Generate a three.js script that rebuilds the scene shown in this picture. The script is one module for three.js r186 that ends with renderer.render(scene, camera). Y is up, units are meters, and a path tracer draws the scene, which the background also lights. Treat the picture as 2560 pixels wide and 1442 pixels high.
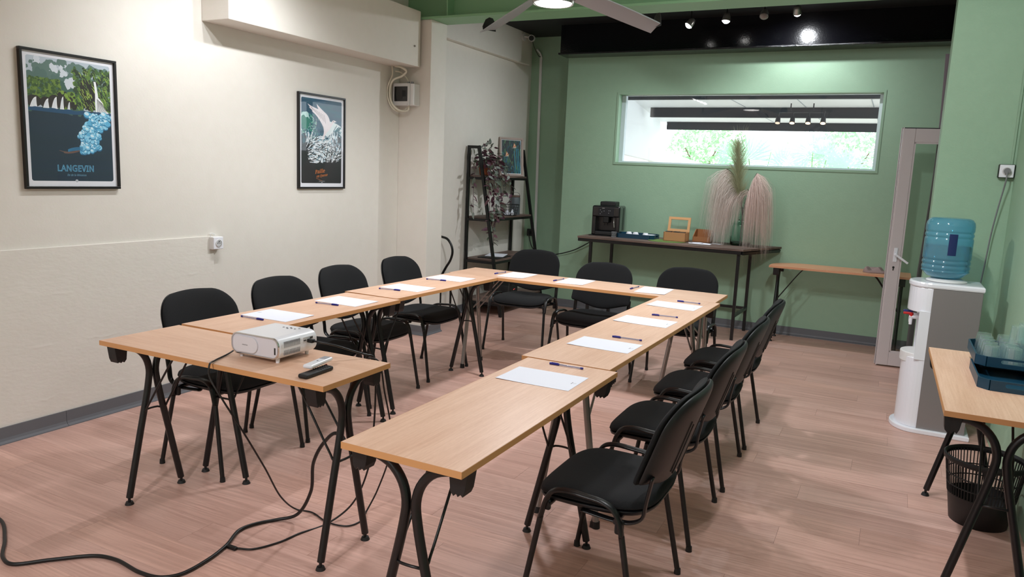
import * as THREE from 'three';
import { mergeGeometries, mergeVertices, toCreasedNormals } from 'three/addons/utils/BufferGeometryUtils.js';
import { RoundedBoxGeometry } from 'three/addons/geometries/RoundedBoxGeometry.js';
import { RectAreaLightUniformsLib } from 'three/addons/lights/RectAreaLightUniformsLib.js';

// ---------------------------------------------------------------- camera, sky, exposure
RectAreaLightUniformsLib.init();
const scene = new THREE.Scene();
const renderer = new THREE.WebGLRenderer({ antialias: true });
renderer.toneMapping = THREE.LinearToneMapping;
renderer.toneMappingExposure = 1.0;
renderer.shadowMap.enabled = true;
const camera = new THREE.PerspectiveCamera(2 * Math.atan(721 / 1869.26) * 180 / Math.PI, 2560 / 1442, 0.05, 120);
camera.position.set(0, 1.51341, 0);
camera.rotation.set(-0.154799, 0.465969, 0.042705, 'YXZ');
// overcast bright sky, seen (and shining in) only through the window at the back
scene.background = new THREE.Color(0.88, 0.97, 1.04);
scene.backgroundIntensity = 4.4;
// strengths of the lamps, those in view and those added out of view (their lights are made in the lamps' own builders)
const FAN_POWER = 12.5, SPOT_POWER = 2.2, LAMP = new THREE.Color(0.93, 0.965, 1.0);

// ---------------------------------------------------------------- helpers
function rng(seed) { let a = seed >>> 0; return () => { a = (a + 0x6D2B79F5) >>> 0; let t = a; t = Math.imul(t ^ (t >>> 15), t | 1); t ^= t + Math.imul(t ^ (t >>> 7), t | 61); return ((t ^ (t >>> 14)) >>> 0) / 4294967296; }; }
const V = (x, y, z) => new THREE.Vector3(x, y, z);
const used = {};
function numbered(name) { if (!(name in used)) { used[name] = 0; return name; } used[name]++; return name + '_' + String(used[name]).padStart(3, '0'); }
function flat(g) { const a = g.index ? g.toNonIndexed() : g; for (const k of Object.keys(a.attributes)) if (!['position', 'normal', 'uv'].includes(k)) a.deleteAttribute(k); return a; }
function merge(list) { if (!Array.isArray(list)) return list; if (list.length === 1) return list[0]; return mergeGeometries(list.map(flat), false); }
// uv in metres from the dominant direction of each triangle
function mUV(g, rot = 0, ou = 0, ov = 0) {
  const a = g.index ? g.toNonIndexed() : g; const p = a.attributes.position, n = p.count, uv = new Float32Array(n * 2);
  const A = V(), B = V(), C = V(), N = V();
  for (let i = 0; i < n; i += 3) {
    A.fromBufferAttribute(p, i); B.fromBufferAttribute(p, i + 1); C.fromBufferAttribute(p, i + 2);
    N.copy(B).sub(A).cross(C.clone().sub(A)); const x = Math.abs(N.x), y = Math.abs(N.y), z = Math.abs(N.z);
    [A, B, C].forEach((P, k) => { let u, v; if (y >= x && y >= z) { u = P.x; v = P.z; } else if (x >= z) { u = P.z; v = P.y; } else { u = P.x; v = P.y; } if (rot) [u, v] = [v, u]; uv[(i + k) * 2] = u + ou; uv[(i + k) * 2 + 1] = v + ov; });
  }
  a.setAttribute('uv', new THREE.BufferAttribute(uv, 2)); return a;
}
function box(w, h, d, x = 0, y = 0, z = 0, r = 0) { const g = r > 0 ? new RoundedBoxGeometry(w, h, d, 2, Math.min(r, w / 2.01, h / 2.01, d / 2.01)) : new THREE.BoxGeometry(w, h, d); return g.translate(x, y, z); }
const bx = (x0, x1, y0, y1, z0, z1, r = 0) => box(Math.abs(x1 - x0), Math.abs(y1 - y0), Math.abs(z1 - z0), (x0 + x1) / 2, (y0 + y1) / 2, (z0 + z1) / 2, r);
function cyl(r0, r1, h, x = 0, y = 0, z = 0, seg = 20, open = false) { return new THREE.CylinderGeometry(r0, r1, h, seg, 1, open).translate(x, y, z); }
function bar(a, b, r, seg = 8, r2 = r) { const d = b.clone().sub(a), L = d.length(); const g = new THREE.CylinderGeometry(r2, r, L, seg, 1); g.translate(0, L / 2, 0); g.applyQuaternion(new THREE.Quaternion().setFromUnitVectors(V(0, 1, 0), d.normalize())); return g.translate(a.x, a.y, a.z); }
function tube(pts, r, n = 40, seg = 8, closed = false, tension = 0.5) { return new THREE.TubeGeometry(new THREE.CatmullRomCurve3(pts, closed, 'centripetal', tension), n, r, seg, closed); }
// square bar between two points
function sq(a, b, w, d) { const v = b.clone().sub(a), L = v.length(); const g = new THREE.BoxGeometry(w, L, d).translate(0, L / 2, 0); g.applyQuaternion(new THREE.Quaternion().setFromUnitVectors(V(0, 1, 0), v.normalize())); return g.translate(a.x, a.y, a.z); }
// oval section swept along a path that lies in the plane x = const (chair frames): ra in the plane, rb along x
function oval(pts, ra, rb, n = 40, seg = 12) {
  const c = new THREE.CatmullRomCurve3(pts, false, 'centripetal'); const P = [], I = [];
  for (let i = 0; i <= n; i++) { const q = c.getPointAt(i / n), t = c.getTangentAt(i / n); const X = V(1, 0, 0), Nn = t.clone().cross(X).normalize(), B = Nn.clone().cross(t).normalize();
    for (let k = 0; k < seg; k++) { const a = k / seg * 2 * Math.PI; const w = q.clone().addScaledVector(Nn, Math.cos(a) * ra).addScaledVector(B, Math.sin(a) * rb); P.push(w.x, w.y, w.z); } }
  for (let i = 0; i < n; i++) for (let k = 0; k < seg; k++) { const a = i * seg + k, b = i * seg + (k + 1) % seg, cc = a + seg, d = b + seg; I.push(a, cc, b, b, cc, d); }
  const s0 = P.length / 3; P.push(...c.getPointAt(0).toArray(), ...c.getPointAt(1).toArray());
  for (let k = 0; k < seg; k++) { I.push(s0, k, (k + 1) % seg); I.push(s0 + 1, n * seg + (k + 1) % seg, n * seg + k); }
  const g = new THREE.BufferGeometry(); g.setAttribute('position', new THREE.Float32BufferAttribute(P, 3)); g.setIndex(I); g.computeVertexNormals(); return g;
}
function lathe(pts, seg = 32, x = 0, y = 0, z = 0) { return new THREE.LatheGeometry(pts.map(([a, b]) => new THREE.Vector2(a, b)), seg).translate(x, y, z); }
// extruded outline in the xy plane, thickness along z from z0 to z0 + d
function extr(pts, d, bevel = 0, holes = []) {
  const s = new THREE.Shape(pts.map(([a, b]) => new THREE.Vector2(a, b))); for (const h of holes) s.holes.push(new THREE.Path(h.map(([a, b]) => new THREE.Vector2(a, b))));
  return new THREE.ExtrudeGeometry(s, { depth: d - 2 * bevel, bevelEnabled: bevel > 0, bevelThickness: bevel, bevelSize: bevel, bevelOffset: -bevel, bevelSegments: 2, curveSegments: 8 }).translate(0, 0, bevel);
}
function rrect(w, h, r, cx = 0, cy = 0, n = 6) { const o = []; const rr = Array.isArray(r) ? r : [r, r, r, r]; const C = [[w / 2, h / 2, 0], [-w / 2, h / 2, 1], [-w / 2, -h / 2, 2], [w / 2, -h / 2, 3]]; for (const [x, y, q] of C) { const R = rr[q]; for (let i = 0; i <= n; i++) { const a = q * Math.PI / 2 + i / n * Math.PI / 2; o.push([cx + x - Math.sign(x) * R + Math.cos(a) * R, cy + y - Math.sign(y) * R + Math.sin(a) * R]); } } return o; }
// upholstered pad: closed outline (x, y), swelling in z by hf in front and hb behind; warp moves every vertex
function pad(outline, hf, hb, warp = null, rings = 9, pw = 5) {
  const n = outline.length; let cx = 0, cy = 0; outline.forEach(([x, y]) => { cx += x / n; cy += y / n; });
  const P = [], I = []; const S = []; for (let i = 1; i <= rings; i++) S.push(Math.sin(i / rings * Math.PI / 2));
  const put = (x, y, z) => { const v = V(x, y, z); if (warp) warp(v); P.push(v.x, v.y, v.z); };
  for (const side of [1, -1]) {
    const base = P.length / 3; const h = side > 0 ? hf : -hb; put(cx, cy, h);
    for (const s of S) for (const [x, y] of outline) put(cx + (x - cx) * s, cy + (y - cy) * s, h * Math.sqrt(Math.max(0, 1 - Math.pow(s, pw * 2))));
    for (let k = 0; k < n; k++) { const a = base + 1 + k, b = base + 1 + (k + 1) % n; side > 0 ? I.push(base, a, b) : I.push(base, b, a); }
    for (let r = 0; r < rings - 1; r++) for (let k = 0; k < n; k++) { const a = base + 1 + r * n + k, b = base + 1 + r * n + (k + 1) % n, c = a + n, d = b + n; side > 0 ? I.push(a, c, b, b, c, d) : I.push(a, b, c, b, d, c); }
  }
  let g = new THREE.BufferGeometry(); g.setAttribute('position', new THREE.Float32BufferAttribute(P, 3)); g.setIndex(I); g = mergeVertices(g, 1e-5); g.computeVertexNormals(); return g;
}
function mesh(name, geo, mat, parent) { const m = new THREE.Mesh(merge(geo), mat); m.name = name; m.castShadow = m.receiveShadow = true; (parent || scene).add(m); return m; }
function tag(o, label, category, group) { o.userData.label = label; o.userData.category = category; if (group) o.userData.group = group; return o; }
function thing(name, label, category, [x, y, z] = [0, 0, 0], turn = 0, group) { const o = new THREE.Group(); o.name = numbered(name); scene.add(o); o.position.set(x, y, z); o.rotation.y = turn; return tag(o, label, category, group); }
function single(name, label, category, geo, mat, pos = [0, 0, 0], turn = 0, group) { const m = mesh(numbered(name), geo, mat); m.position.set(...pos); m.rotation.y = turn; return tag(m, label, category, group); }
function struct(name, geo, mat, label) { const m = mesh(name, geo, mat); m.userData.kind = 'structure'; if (label) m.userData.label = label; return m; }
function copy(o, [x, y, z], turn, label) { const c = o.clone(); c.name = numbered(o.name.replace(/_\d{3}$/, '')); scene.add(c); c.position.set(x, y, z); c.rotation.y = turn; c.userData = { ...o.userData, label }; return c; }

// ---------------------------------------------------------------- textures
function hash(x, y, s) { let h = Math.imul(x | 0, 374761393) ^ Math.imul(y | 0, 668265263) ^ Math.imul(s | 0, 974634541); h = Math.imul(h ^ (h >>> 13), 1274126177); return ((h ^ (h >>> 16)) >>> 0) / 4294967296; }
function vn(x, y, px, py, s) { const xi = Math.floor(x), yi = Math.floor(y), fx = x - xi, fy = y - yi; const u = fx * fx * (3 - 2 * fx), v = fy * fy * (3 - 2 * fy); const w = (a, p) => ((a % p) + p) % p; const x0 = w(xi, px), x1 = w(xi + 1, px), y0 = w(yi, py), y1 = w(yi + 1, py); const a = hash(x0, y0, s), b = hash(x1, y0, s), c = hash(x0, y1, s), d = hash(x1, y1, s); return a + (b - a) * u + (c - a) * v + (a - b - c + d) * u * v; }
function fbm(u, v, fx, fy, s, oct = 4) { let a = 0, g = 0.5, t = 0; for (let i = 0; i < oct; i++) { a += g * vn(u * fx, v * fy, fx, fy, s + i * 17); t += g; g *= 0.5; fx *= 2; fy *= 2; } return a / t; }
function dtex(w, h, fn, srgb, mu, mv) { const d = new Uint8Array(w * h * 4); for (let j = 0; j < h; j++) for (let i = 0; i < w; i++) { const c = fn(i / w, j / h); const k = (j * w + i) * 4; d[k] = c[0]; d[k + 1] = c[1]; d[k + 2] = c[2]; d[k + 3] = 255; } const t = new THREE.DataTexture(d, w, h); t.wrapS = t.wrapT = THREE.RepeatWrapping; t.magFilter = THREE.LinearFilter; t.minFilter = THREE.LinearMipmapLinearFilter; t.generateMipmaps = true; if (srgb) t.colorSpace = THREE.SRGBColorSpace; t.repeat.set(1 / mu, 1 / mv); t.needsUpdate = true; return t; }
const mix = (a, b, t) => a + (b - a) * t, clamp = (x) => Math.max(0, Math.min(255, x)), sm = (a, b, x) => { x = Math.max(0, Math.min(1, (x - a) / (b - a))); return x * x * (3 - 2 * x); };
const lerp3 = (A, B, t) => [mix(A[0], B[0], t), mix(A[1], B[1], t), mix(A[2], B[2], t)];
const g3 = (v) => { const c = clamp(v * 255); return [c, c, c]; };
// vinyl floor with an oak print: streaks along u, arched figure here and there
const oakT = dtex(2048, 1024, (u, v) => {
  const w = (fbm(u, v, 4, 5, 3, 2) - 0.5) * 0.045; const vv = v + w;
  const streak = fbm(u, vv, 7, 150, 11, 3), broad = fbm(u, vv, 4, 14, 23, 3);
  const fig = 0.5 + 0.5 * Math.sin((fbm(u, v, 5, 7, 41, 2) * 16 + vv * 9) * 6.283); const figm = sm(0.55, 0.72, fbm(u, v, 6, 9, 57, 2));
  let t = 0.56 * streak + 0.46 * broad - 0.02 + figm * (fig - 0.5) * 0.1; const pores = fbm(u, vv, 60, 380, 71, 2); t -= sm(0.66, 0.82, pores) * 0.14;
  return lerp3([184, 144, 131], [233, 193, 180], Math.max(0, Math.min(1, t * 1.25 - 0.12))).map(clamp);
}, true, 2.4, 1.2);
const beechT = dtex(1024, 512, (u, v) => {
  const vv = v + (fbm(u, v, 3, 4, 5, 2) - 0.5) * 0.03; const s = fbm(u, vv, 8, 130, 7, 3), f = fbm(u, v, 90, 260, 13, 2), b = fbm(u, vv, 3, 12, 19, 2);
  const t = 0.5 * s + 0.22 * f + 0.34 * b; return lerp3([214, 169, 140], [235, 196, 170], Math.max(0, Math.min(1, t * 1.7 - 0.38))).map(clamp);
}, true, 1.3, 0.65);
const darkT = dtex(1024, 512, (u, v) => {
  const vv = v + (fbm(u, v, 3, 4, 5, 2) - 0.5) * 0.06; const s = fbm(u, vv, 6, 90, 9, 3), b = fbm(u, vv, 3, 10, 29, 3); const t = 0.55 * s + 0.5 * b;
  return lerp3([70, 56, 50], [150, 126, 114], Math.max(0, Math.min(1, t * 1.8 - 0.45))).map(clamp);
}, true, 1.2, 0.6);
const paintB = dtex(512, 512, (u, v) => g3(0.55 * fbm(u, v, 90, 90, 31, 3) + 0.45 * fbm(u, v, 14, 14, 37, 3)), false, 0.8, 0.8);
const roughB = dtex(1024, 1024, (u, v) => {
  const a = fbm(u, v, 3, 5, 61, 4), b = fbm(u, v, 50, 80, 67, 3); let t = 0.5 * a + 0.13 * b;
  for (const [y0, s] of [[0.18, 3], [0.47, 5], [0.76, 7]]) { const d = v - y0 - (fbm(u, 0.3, 9, 4, s, 3) - 0.5) * 0.05; const k = sm(0.45, 0.7, fbm(u, 0.7, 12, 3, s + 9, 2)); t += k * 0.16 * Math.exp(-d * d / 0.00006); }
  return g3(t);
}, false, 1.3, 1.0);
const clothB = dtex(256, 256, (u, v) => { const a = Math.sin(u * 64 * 6.283) * Math.sin(v * 64 * 6.283) * 0.5 + 0.5; return g3(0.6 * a + 0.4 * fbm(u, v, 60, 60, 91, 2)); }, false, 0.12, 0.12);
const grainB = dtex(256, 256, (u, v) => g3(fbm(u, v, 70, 70, 97, 2)), false, 0.05, 0.05);
const greenMapT = dtex(512, 512, (u, v) => lerp3([148, 180, 153], [157, 188, 161], 0.6 * fbm(u, v, 5, 5, 101, 4) + 0.4 * fbm(u, v, 60, 60, 103, 2)).map(clamp), true, 2.6, 2.6);
const creamMapT = dtex(512, 512, (u, v) => lerp3([224, 218, 209], [231, 226, 218], 0.6 * fbm(u, v, 5, 5, 107, 4) + 0.4 * fbm(u, v, 50, 50, 109, 2)).map(clamp), true, 2.6, 2.6);
function ctex(w, h, draw, rep) { const c = document.createElement('canvas'); c.width = w; c.height = h; draw(c.getContext('2d'), w, h); const t = new THREE.CanvasTexture(c); t.colorSpace = THREE.SRGBColorSpace; t.anisotropy = 8; if (rep) { t.wrapS = t.wrapT = THREE.RepeatWrapping; } return t; }

// ---------------------------------------------------------------- materials
const std = (o) => new THREE.MeshStandardMaterial(o), phy = (o) => new THREE.MeshPhysicalMaterial(o);
const M = {
  cream: std({ map: creamMapT, bumpMap: paintB, bumpScale: 0.0005, roughness: 0.72 }),
  plaster: std({ map: creamMapT, bumpMap: roughB, bumpScale: 0.0055, roughness: 0.85 }),
  green: std({ map: greenMapT, bumpMap: paintB, bumpScale: 0.0008, roughness: 0.6 }),
  ceil: std({ color: 0xe9e7e1, roughness: 0.9 }),
  blackGloss: phy({ color: 0x0b0b10, roughness: 0.16, bumpMap: paintB, bumpScale: 0.0006 }),
  blackMatte: std({ color: 0x121217, roughness: 0.65 }),
  greySkirt: std({ color: 0x66676c, roughness: 0.55, bumpMap: paintB, bumpScale: 0.0004 }),
  beech: std({ map: beechT, roughness: 0.42 }),
  beechOrange: std({ map: beechT, color: 0xf6dcc8, roughness: 0.42 }),
  beechEdge: std({ color: 0xd39a64, roughness: 0.45 }),
  dark: std({ map: darkT, roughness: 0.6 }),
  blackSteel: std({ color: 0x0e0e10, roughness: 0.36, metalness: 0.0 }),
  blackPlastic: std({ color: 0x111113, roughness: 0.5, bumpMap: grainB, bumpScale: 0.0002 }),
  silver: std({ color: 0x9a9794, roughness: 0.38, metalness: 0.75 }),
  chrome: std({ color: 0xd8d8da, roughness: 0.12, metalness: 1 }),
  alu: std({ color: 0xb9b7b6, roughness: 0.3, metalness: 0.8 }),
  fabric: phy({ color: 0x0f1013, roughness: 0.95, bumpMap: clothB, bumpScale: 0.0006, sheen: 0.25, sheenRoughness: 0.6, sheenColor: new THREE.Color(0x2c2f36) }),
  shell: std({ color: 0x16171a, roughness: 0.46, bumpMap: grainB, bumpScale: 0.00025 }),
  white: phy({ color: 0xeeeff6, roughness: 0.28, clearcoat: 0.4, clearcoatRoughness: 0.15 }),
  whiteMat: std({ color: 0xe4e3e2, roughness: 0.55 }),
  paper: std({ color: 0xeef0fa, roughness: 0.8 }),
  glass: phy({ color: 0xffffff, roughness: 0.02, transmission: 1, thickness: 0, ior: 1.45 }),
  plexi: phy({ color: 0xffffff, roughness: 0.01, transmission: 1, thickness: 0, ior: 1.22 }),
  blueInk: std({ color: 0x1b1f86, roughness: 0.3 }),
  teal: std({ color: 0x0d3b52, roughness: 0.4 }),
  wood: std({ color: 0xc08a5c, roughness: 0.55 }),
  mauve: phy({ color: 0x8d8189, roughness: 0.95, sheen: 0.3, sheenRoughness: 0.6, bumpMap: clothB, bumpScale: 0.0004 }),
};

// ---------------------------------------------------------------- room shell
const XL = -4.03, XR = 0.66, ZB = -7.9;
{ // floor: slab and the vinyl planks laid on it, running across the room
  const floor = struct('floor', bx(-4.23, 1.1, -0.12, -0.004, -8.45, 5.0), std({ color: 0x5b4a42, roughness: 0.9 }), 'rosy oak-look vinyl plank floor');
  const tints = [0xffffff, 0xf7f4f3, 0xfbf8f7, 0xfffbf8].map((c) => std({ map: oakT, color: c, roughness: 0.42 }));
  const R = rng(5), W = 0.182, L = 1.24; const full = [];
  for (let k = 0; k < 14; k++) full.push(mUV(bx(0.0004, L - 0.0004, -0.004, 0, 0.0004, W - 0.0004), 0, R() * 2.4, R() * 1.2));
  mesh('floor_extension', mUV(bx(XL, 0.9, -0.004, 0, 1.0, 4.8)), tints[0], floor);
  let row = 0;
  for (let z = -8.28; z < 0.99; z += W, row++) {
    let x = XL - L * ((row * 0.37 + R() * 0.12) % 1);
    for (; x < 0.9; x += L) {
      const a = Math.max(x, XL), b = Math.min(x + L, 0.9); if (b - a < 0.04) continue;
      const g = b - a > L - 1e-6 ? full[Math.floor(R() * full.length)] : mUV(bx(0.0004, b - a - 0.0004, -0.004, 0, 0.0004, W - 0.0004), 0, R() * 2.4, R() * 1.2);
      const m = mesh(row || x > XL ? 'plank' : 'plank', g, tints[Math.floor(R() * 4)], floor); m.position.set(a, 0, z);
    }
  }
}
const wallL = struct('wall_left', mUV(bx(-4.23, XL, -0.05, 3.35, -8.45, 5.0)), M.cream, 'cream painted wall');
mesh('plaster_panel', mUV(bx(XL, XL + 0.013, 0, 1.008, -3.535, 4.8, 0.004)), M.plaster, wallL).userData.label = 'rough plastered lower part of the wall, ending in a small ledge';
mesh('lintel', mUV(bx(XL, -3.965, 2.745, 3.09, -8.1, -5.87, 0.004)), M.cream, wallL);
mesh('pillar', mUV(bx(XL, -3.705, 0, 2.775, -5.87, -5.62, 0.004)), M.cream, wallL).userData.label = 'cream square pillar under the green beam';
struct('wall_back', [mUV(extr([[-3.39, -0.05], [1.05, -0.05], [1.05, 3.2], [-3.39, 3.2]], 0.2, 0, [[[-2.775, 1.664], [-0.203, 1.664], [-0.203, 2.385], [-2.775, 2.385]]]).translate(0, 0, ZB - 0.2))], M.green, 'green painted wall with a long high window');
struct('wall_recess', [mUV(bx(XL - 0.1, -3.38, -0.05, 3.2, -8.45, -8.28)), mUV(bx(-3.39, -3.28, -0.05, 3.2, -8.28, -8.1))], M.green, 'green recessed wall in the alcove corner');
struct('wall_right', mUV(bx(XR, XR + 0.2, -0.05, 3.35, -5.8, 5.0)), M.green, 'green painted wall on the right');
struct('wall_pier', mUV(bx(0.222, XR + 0.24, -0.05, 3.35, -6.08, -5.8, 0.004)), M.green, 'green projecting pier behind the water cooler');
struct('wall_door_side', mUV(bx(0.9, 1.1, -0.05, 3.35, -8.1, -6.05)), M.green);
struct('wall_rear', mUV(bx(-4.23, 0.86, -0.05, 3.35, 4.8, 5.0)), M.cream);
const ceil = struct('ceiling', bx(-4.23, 1.1, 3.25, 3.37, -5.74, 5.0), M.ceil);
mesh('black_ceiling', mUV(bx(-4.23, 1.1, 3.09, 3.2, -8.45, -5.75)), M.blackMatte, ceil).userData.label = 'black painted ceiling over the back of the room';
{ // green steel beam across the room
  const b = struct('trim_1', bx(-4.03, 0.9, 2.775, 2.793, -5.88, -5.6), std({ color: 0x86b58c, roughness: 0.5 }), 'green painted steel beam across the room');
  const gm = b.material; mesh('web', bx(-4.03, 0.9, 2.793, 3.25, -5.747, -5.733), gm, b);
  for (const x of [-3.56, -1.45, 0.1]) mesh('stiffener', bx(x - 0.006, x + 0.006, 2.793, 3.25, -5.733, -5.63), gm, b);
}
{ // black painted beam over the window wall
  const b = struct('trim_2', mUV(bx(-3.4, 0.9, 2.8, 3.09, ZB, -7.68)), M.blackGloss, 'glossy black beam above the window wall');
  mesh('flange', bx(-3.41, 0.9, 2.78, 2.8, ZB, -7.645, 0.004), M.blackGloss, b);
}
{ // boxed-in duct on the left wall
  const d = struct('trim_3', mUV(bx(XL, -3.79, 2.372, 2.835, -5.58, -3.484, 0.005)), M.cream, 'cream boxed-in duct under the ceiling');
  mesh('vent_plug', cyl(0.008, 0.008, 0.012, 0, 0, 0, 10).rotateZ(Math.PI / 2).translate(-3.786, 2.535, -5.49), std({ color: 0x8d887f, roughness: 0.7 }), d);
}
{ // coved grey vinyl skirting
  const prof = [[0, 0], [0.03, 0], [0.029, 0.005], [0.016, 0.014], [0.011, 0.028], [0.009, 0.085], [0, 0.085]];
  const run = (len) => extr(prof, len - 0.002).translate(0, 0, 0.001);
  const bl = struct('baseboard_left', run(1.95).translate(XL + 0.013, 0, -2.48), M.greySkirt, 'grey vinyl skirting');
  for (const [z, len, dx] of [[-0.53, 2.1, 0.013], [-3.535, 1.055, 0.013], [-5.62, 2.085, 0]]) mesh('skirting_length', run(len).translate(XL + dx, 0, z), M.greySkirt, bl);
  mesh('skirting_length', run(0.328).rotateY(-Math.PI / 2).translate(-3.702, 0, -5.62), M.greySkirt, bl);
  mesh('skirting_length', run(0.28).translate(-3.705, 0, -5.88), M.greySkirt, bl);
  mesh('skirting_length', run(2.4).translate(XL, 0, -8.28), M.greySkirt, bl);
  const bb = struct('baseboard_back', run(2.2).rotateY(-Math.PI / 2).translate(-1.19, 0, ZB), M.greySkirt, 'grey vinyl skirting');
  mesh('skirting_length', run(2.05).rotateY(-Math.PI / 2).translate(0.86, 0, ZB), M.greySkirt, bb);
}
{ // window in the back wall
  const fr = std({ color: 0xc9d6da, roughness: 0.5 }); const x0 = -2.775, x1 = -0.203, y0 = 1.664, y1 = 2.385, t = 0.03;
  const w = struct('window_1', [bx(x0, x0 + 0.045, y0 + 0.018, y1 - 0.004, -8.06, -8.0), bx(x1 - t, x1, y0 + 0.018, y1 - 0.004, -8.06, -8.0), bx(x0, x1, y1 - 0.004, y1, -8.06, -8.0), bx(x0, x1, y0, y0 + 0.018, -8.06, -8.0)], fr, 'long fixed window under the black beam');
  mesh('pane', bx(x0 + 0.03, x1 - 0.02, y0 + 0.01, y1 - 0.002, -8.033, -8.029), M.glass, w);
  const gt = M.green;
  mesh('casing', [bx(x0 - 0.022, x0, y0 - 0.022, y1 + 0.022, ZB, ZB + 0.005), bx(x1, x1 + 0.022, y0 - 0.022, y1 + 0.022, ZB, ZB + 0.005), bx(x0, x1, y1, y1 + 0.022, ZB, ZB + 0.005), bx(x0 - 0.022, x1 + 0.022, y0 - 0.022, y0, ZB, ZB + 0.006)], gt, w);
}

// ---------------------------------------------------------------- folding tables
function legFrame(side, t, mat, W) { // one end: two bent tubes ")(" with glides, brackets under the corners and the folding stay
  const X = side, rr = 0.0145;
  for (const s of [-1, 1]) {
    const leg = mesh('leg', tube([V(X, 0.704, s * (W / 2 - 0.035)), V(X, 0.703, s * (W / 2 - 0.075)), V(X, 0.683, s * 0.07), V(X, 0.64, s * 0.032), V(X, 0.585, s * 0.0165), V(X, 0.52, s * 0.0235), V(X, 0.3, s * 0.073), V(X, 0.03, s * 0.135)], rr, 44, 12), mat, t);
    mesh('glide', [cyl(0.006, 0.006, 0.03, X, 0.024, s * 0.1365, 8), cyl(0.014, 0.019, 0.013, X, 0.0066, s * 0.1365, 16)], M.blackPlastic, leg);
    const teeth = [[-0.03, 0], [0.03, 0], [0.024, -0.058], [0.014, -0.07], [0.007, -0.06], [0, -0.07], [-0.006, -0.06], [-0.015, -0.068], [-0.022, -0.052]];
    const b = extr(teeth, 0.05, 0.002).translate(0, 0, -0.025).rotateY(Math.PI / 2).translate(X, 0.718, s * (W / 2 - 0.035));
    mesh('bracket', b, M.blackPlastic, t);
  }
  const k = Math.sign(X), xi = X - k * 0.24;
  mesh('folding_stay', tube([V(xi, 0.715, 0.045), V(xi + k * 0.03, 0.69, 0.045), V(X - k * 0.03, 0.43, 0.052), V(X - k * 0.005, 0.395, 0.05), V(X + k * 0.012, 0.40, 0.03), V(X + k * 0.012, 0.40, -0.03), V(X - k * 0.005, 0.395, -0.05), V(X - k * 0.03, 0.43, -0.052), V(xi + k * 0.03, 0.69, -0.045), V(xi, 0.715, -0.045)], 0.0045, 60, 8), mat, t);
}
function straightFrame(side, t, W) { // the grey frames: straight splayed legs
  const X = side, k = Math.sign(X), xi = X - k * 0.26;
  for (const s of [-1, 1]) {
    const leg = mesh('leg', tube([V(X, 0.718, s * 0.05), V(X, 0.6, s * 0.058), V(X, 0.3, s * 0.1), V(X, 0.03, s * 0.14)], 0.0145, 24, 12), M.silver, t);
    mesh('glide', cyl(0.016, 0.018, 0.03, X, 0.0155, s * 0.1425, 14), M.blackPlastic, leg);
    const teeth = [[-0.035, 0], [0.035, 0], [0.03, -0.06], [0.02, -0.05], [0.012, -0.062], [0.002, -0.05], [-0.008, -0.062], [-0.018, -0.048], [-0.03, -0.055]];
    mesh('bracket', extr(teeth, 0.045, 0.002).translate(0, 0, -0.0225).translate(X - k * -0.02, 0.718, s * (W / 2 - 0.035)), M.blackPlastic, t);
    mesh('folding_stay', bar(V(xi, 0.716, s * 0.045), V(X - k * 0.008, 0.44, s * 0.066), 0.0055), M.silver, t);
  }
  mesh('crossbar', bar(V(X, 0.69, -0.055), V(X, 0.69, 0.055), 0.012), M.silver, t);
}
function table(label, L, x, z, turn, kind = 'black', W = 0.4, outline = null, topM = M.beech) {
  const t = thing('folding_table', label, 'table', [x, 0, z], turn);
  const g = outline ? extr(outline, 0.02).rotateX(Math.PI / 2).translate(0, 0.74, 0) : bx(-L / 2, L / 2, 0.72, 0.74, -W / 2, W / 2);
  mesh('tabletop', mUV(bx(-L / 2 + 0.0015, L / 2 - 0.0015, 0.7205, 0.7402, -W / 2 + 0.0015, W / 2 - 0.0015), 0, x * 3.1, z * 1.7), topM, t);
  if (outline) { t.children[0].geometry = mUV(g); } else mesh('edge_band', [bx(-L / 2, L / 2, 0.72, 0.7398, -W / 2, -W / 2 + 0.001), bx(-L / 2, L / 2, 0.72, 0.7398, W / 2 - 0.001, W / 2), bx(-L / 2, -L / 2 + 0.001, 0.72, 0.7398, -W / 2, W / 2), bx(L / 2 - 0.001, L / 2, 0.72, 0.7398, -W / 2, W / 2)], M.beechEdge, t);
  for (const s of [-1, 1]) kind === 'silver' ? straightFrame(s * (L / 2 - 0.11), t, W) : legFrame(s * (L / 2 - 0.065), t, M.blackSteel, W);
  return t;
}
const H = Math.PI / 2;
table('beech folding table with black legs carrying the projector', 1.2, -2.32, -2.168, 0.013);
table('beech folding table with black legs right behind the projector, nearest of the left row', 1.2, -2.735, -2.985, H);
table('beech folding table with black legs, far one of the row by the cream wall', 1.2, -2.755, -4.205, H - 0.028);
table('long beech folding table with grey legs across the back of the U', 2.0, -1.957, -5.005, 0.0, 'silver');
table('beech folding table with black legs in the foreground, one bare end toward us', 1.2, -1.119, -2.193, H - 0.006);
table('long beech folding table with grey legs behind the foreground table, four pens on it', 2.0, -1.139, -3.805, H - 0.013, 'silver');
table('beech folding table against the right wall carrying trays of glasses', 1.2, 0.43, -3.597, H + 0.008);
{ // side table under the window with one rounded corner
  const o = [[-0.6, 0.21], [0.6, 0.21], [0.6, -0.21]]; for (let i = 0; i <= 8; i++) { const a = -H - i / 8 * H; o.push([-0.6 + 0.3 + 0.3 * Math.cos(a), -0.21 + 0.3 + 0.3 * Math.sin(a)]); }
  table('beech side table with a rounded corner against the green wall beside the white door', 1.2, -0.405, -7.62, 0, 'black', 0.42, o, M.beechOrange);
}

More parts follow.
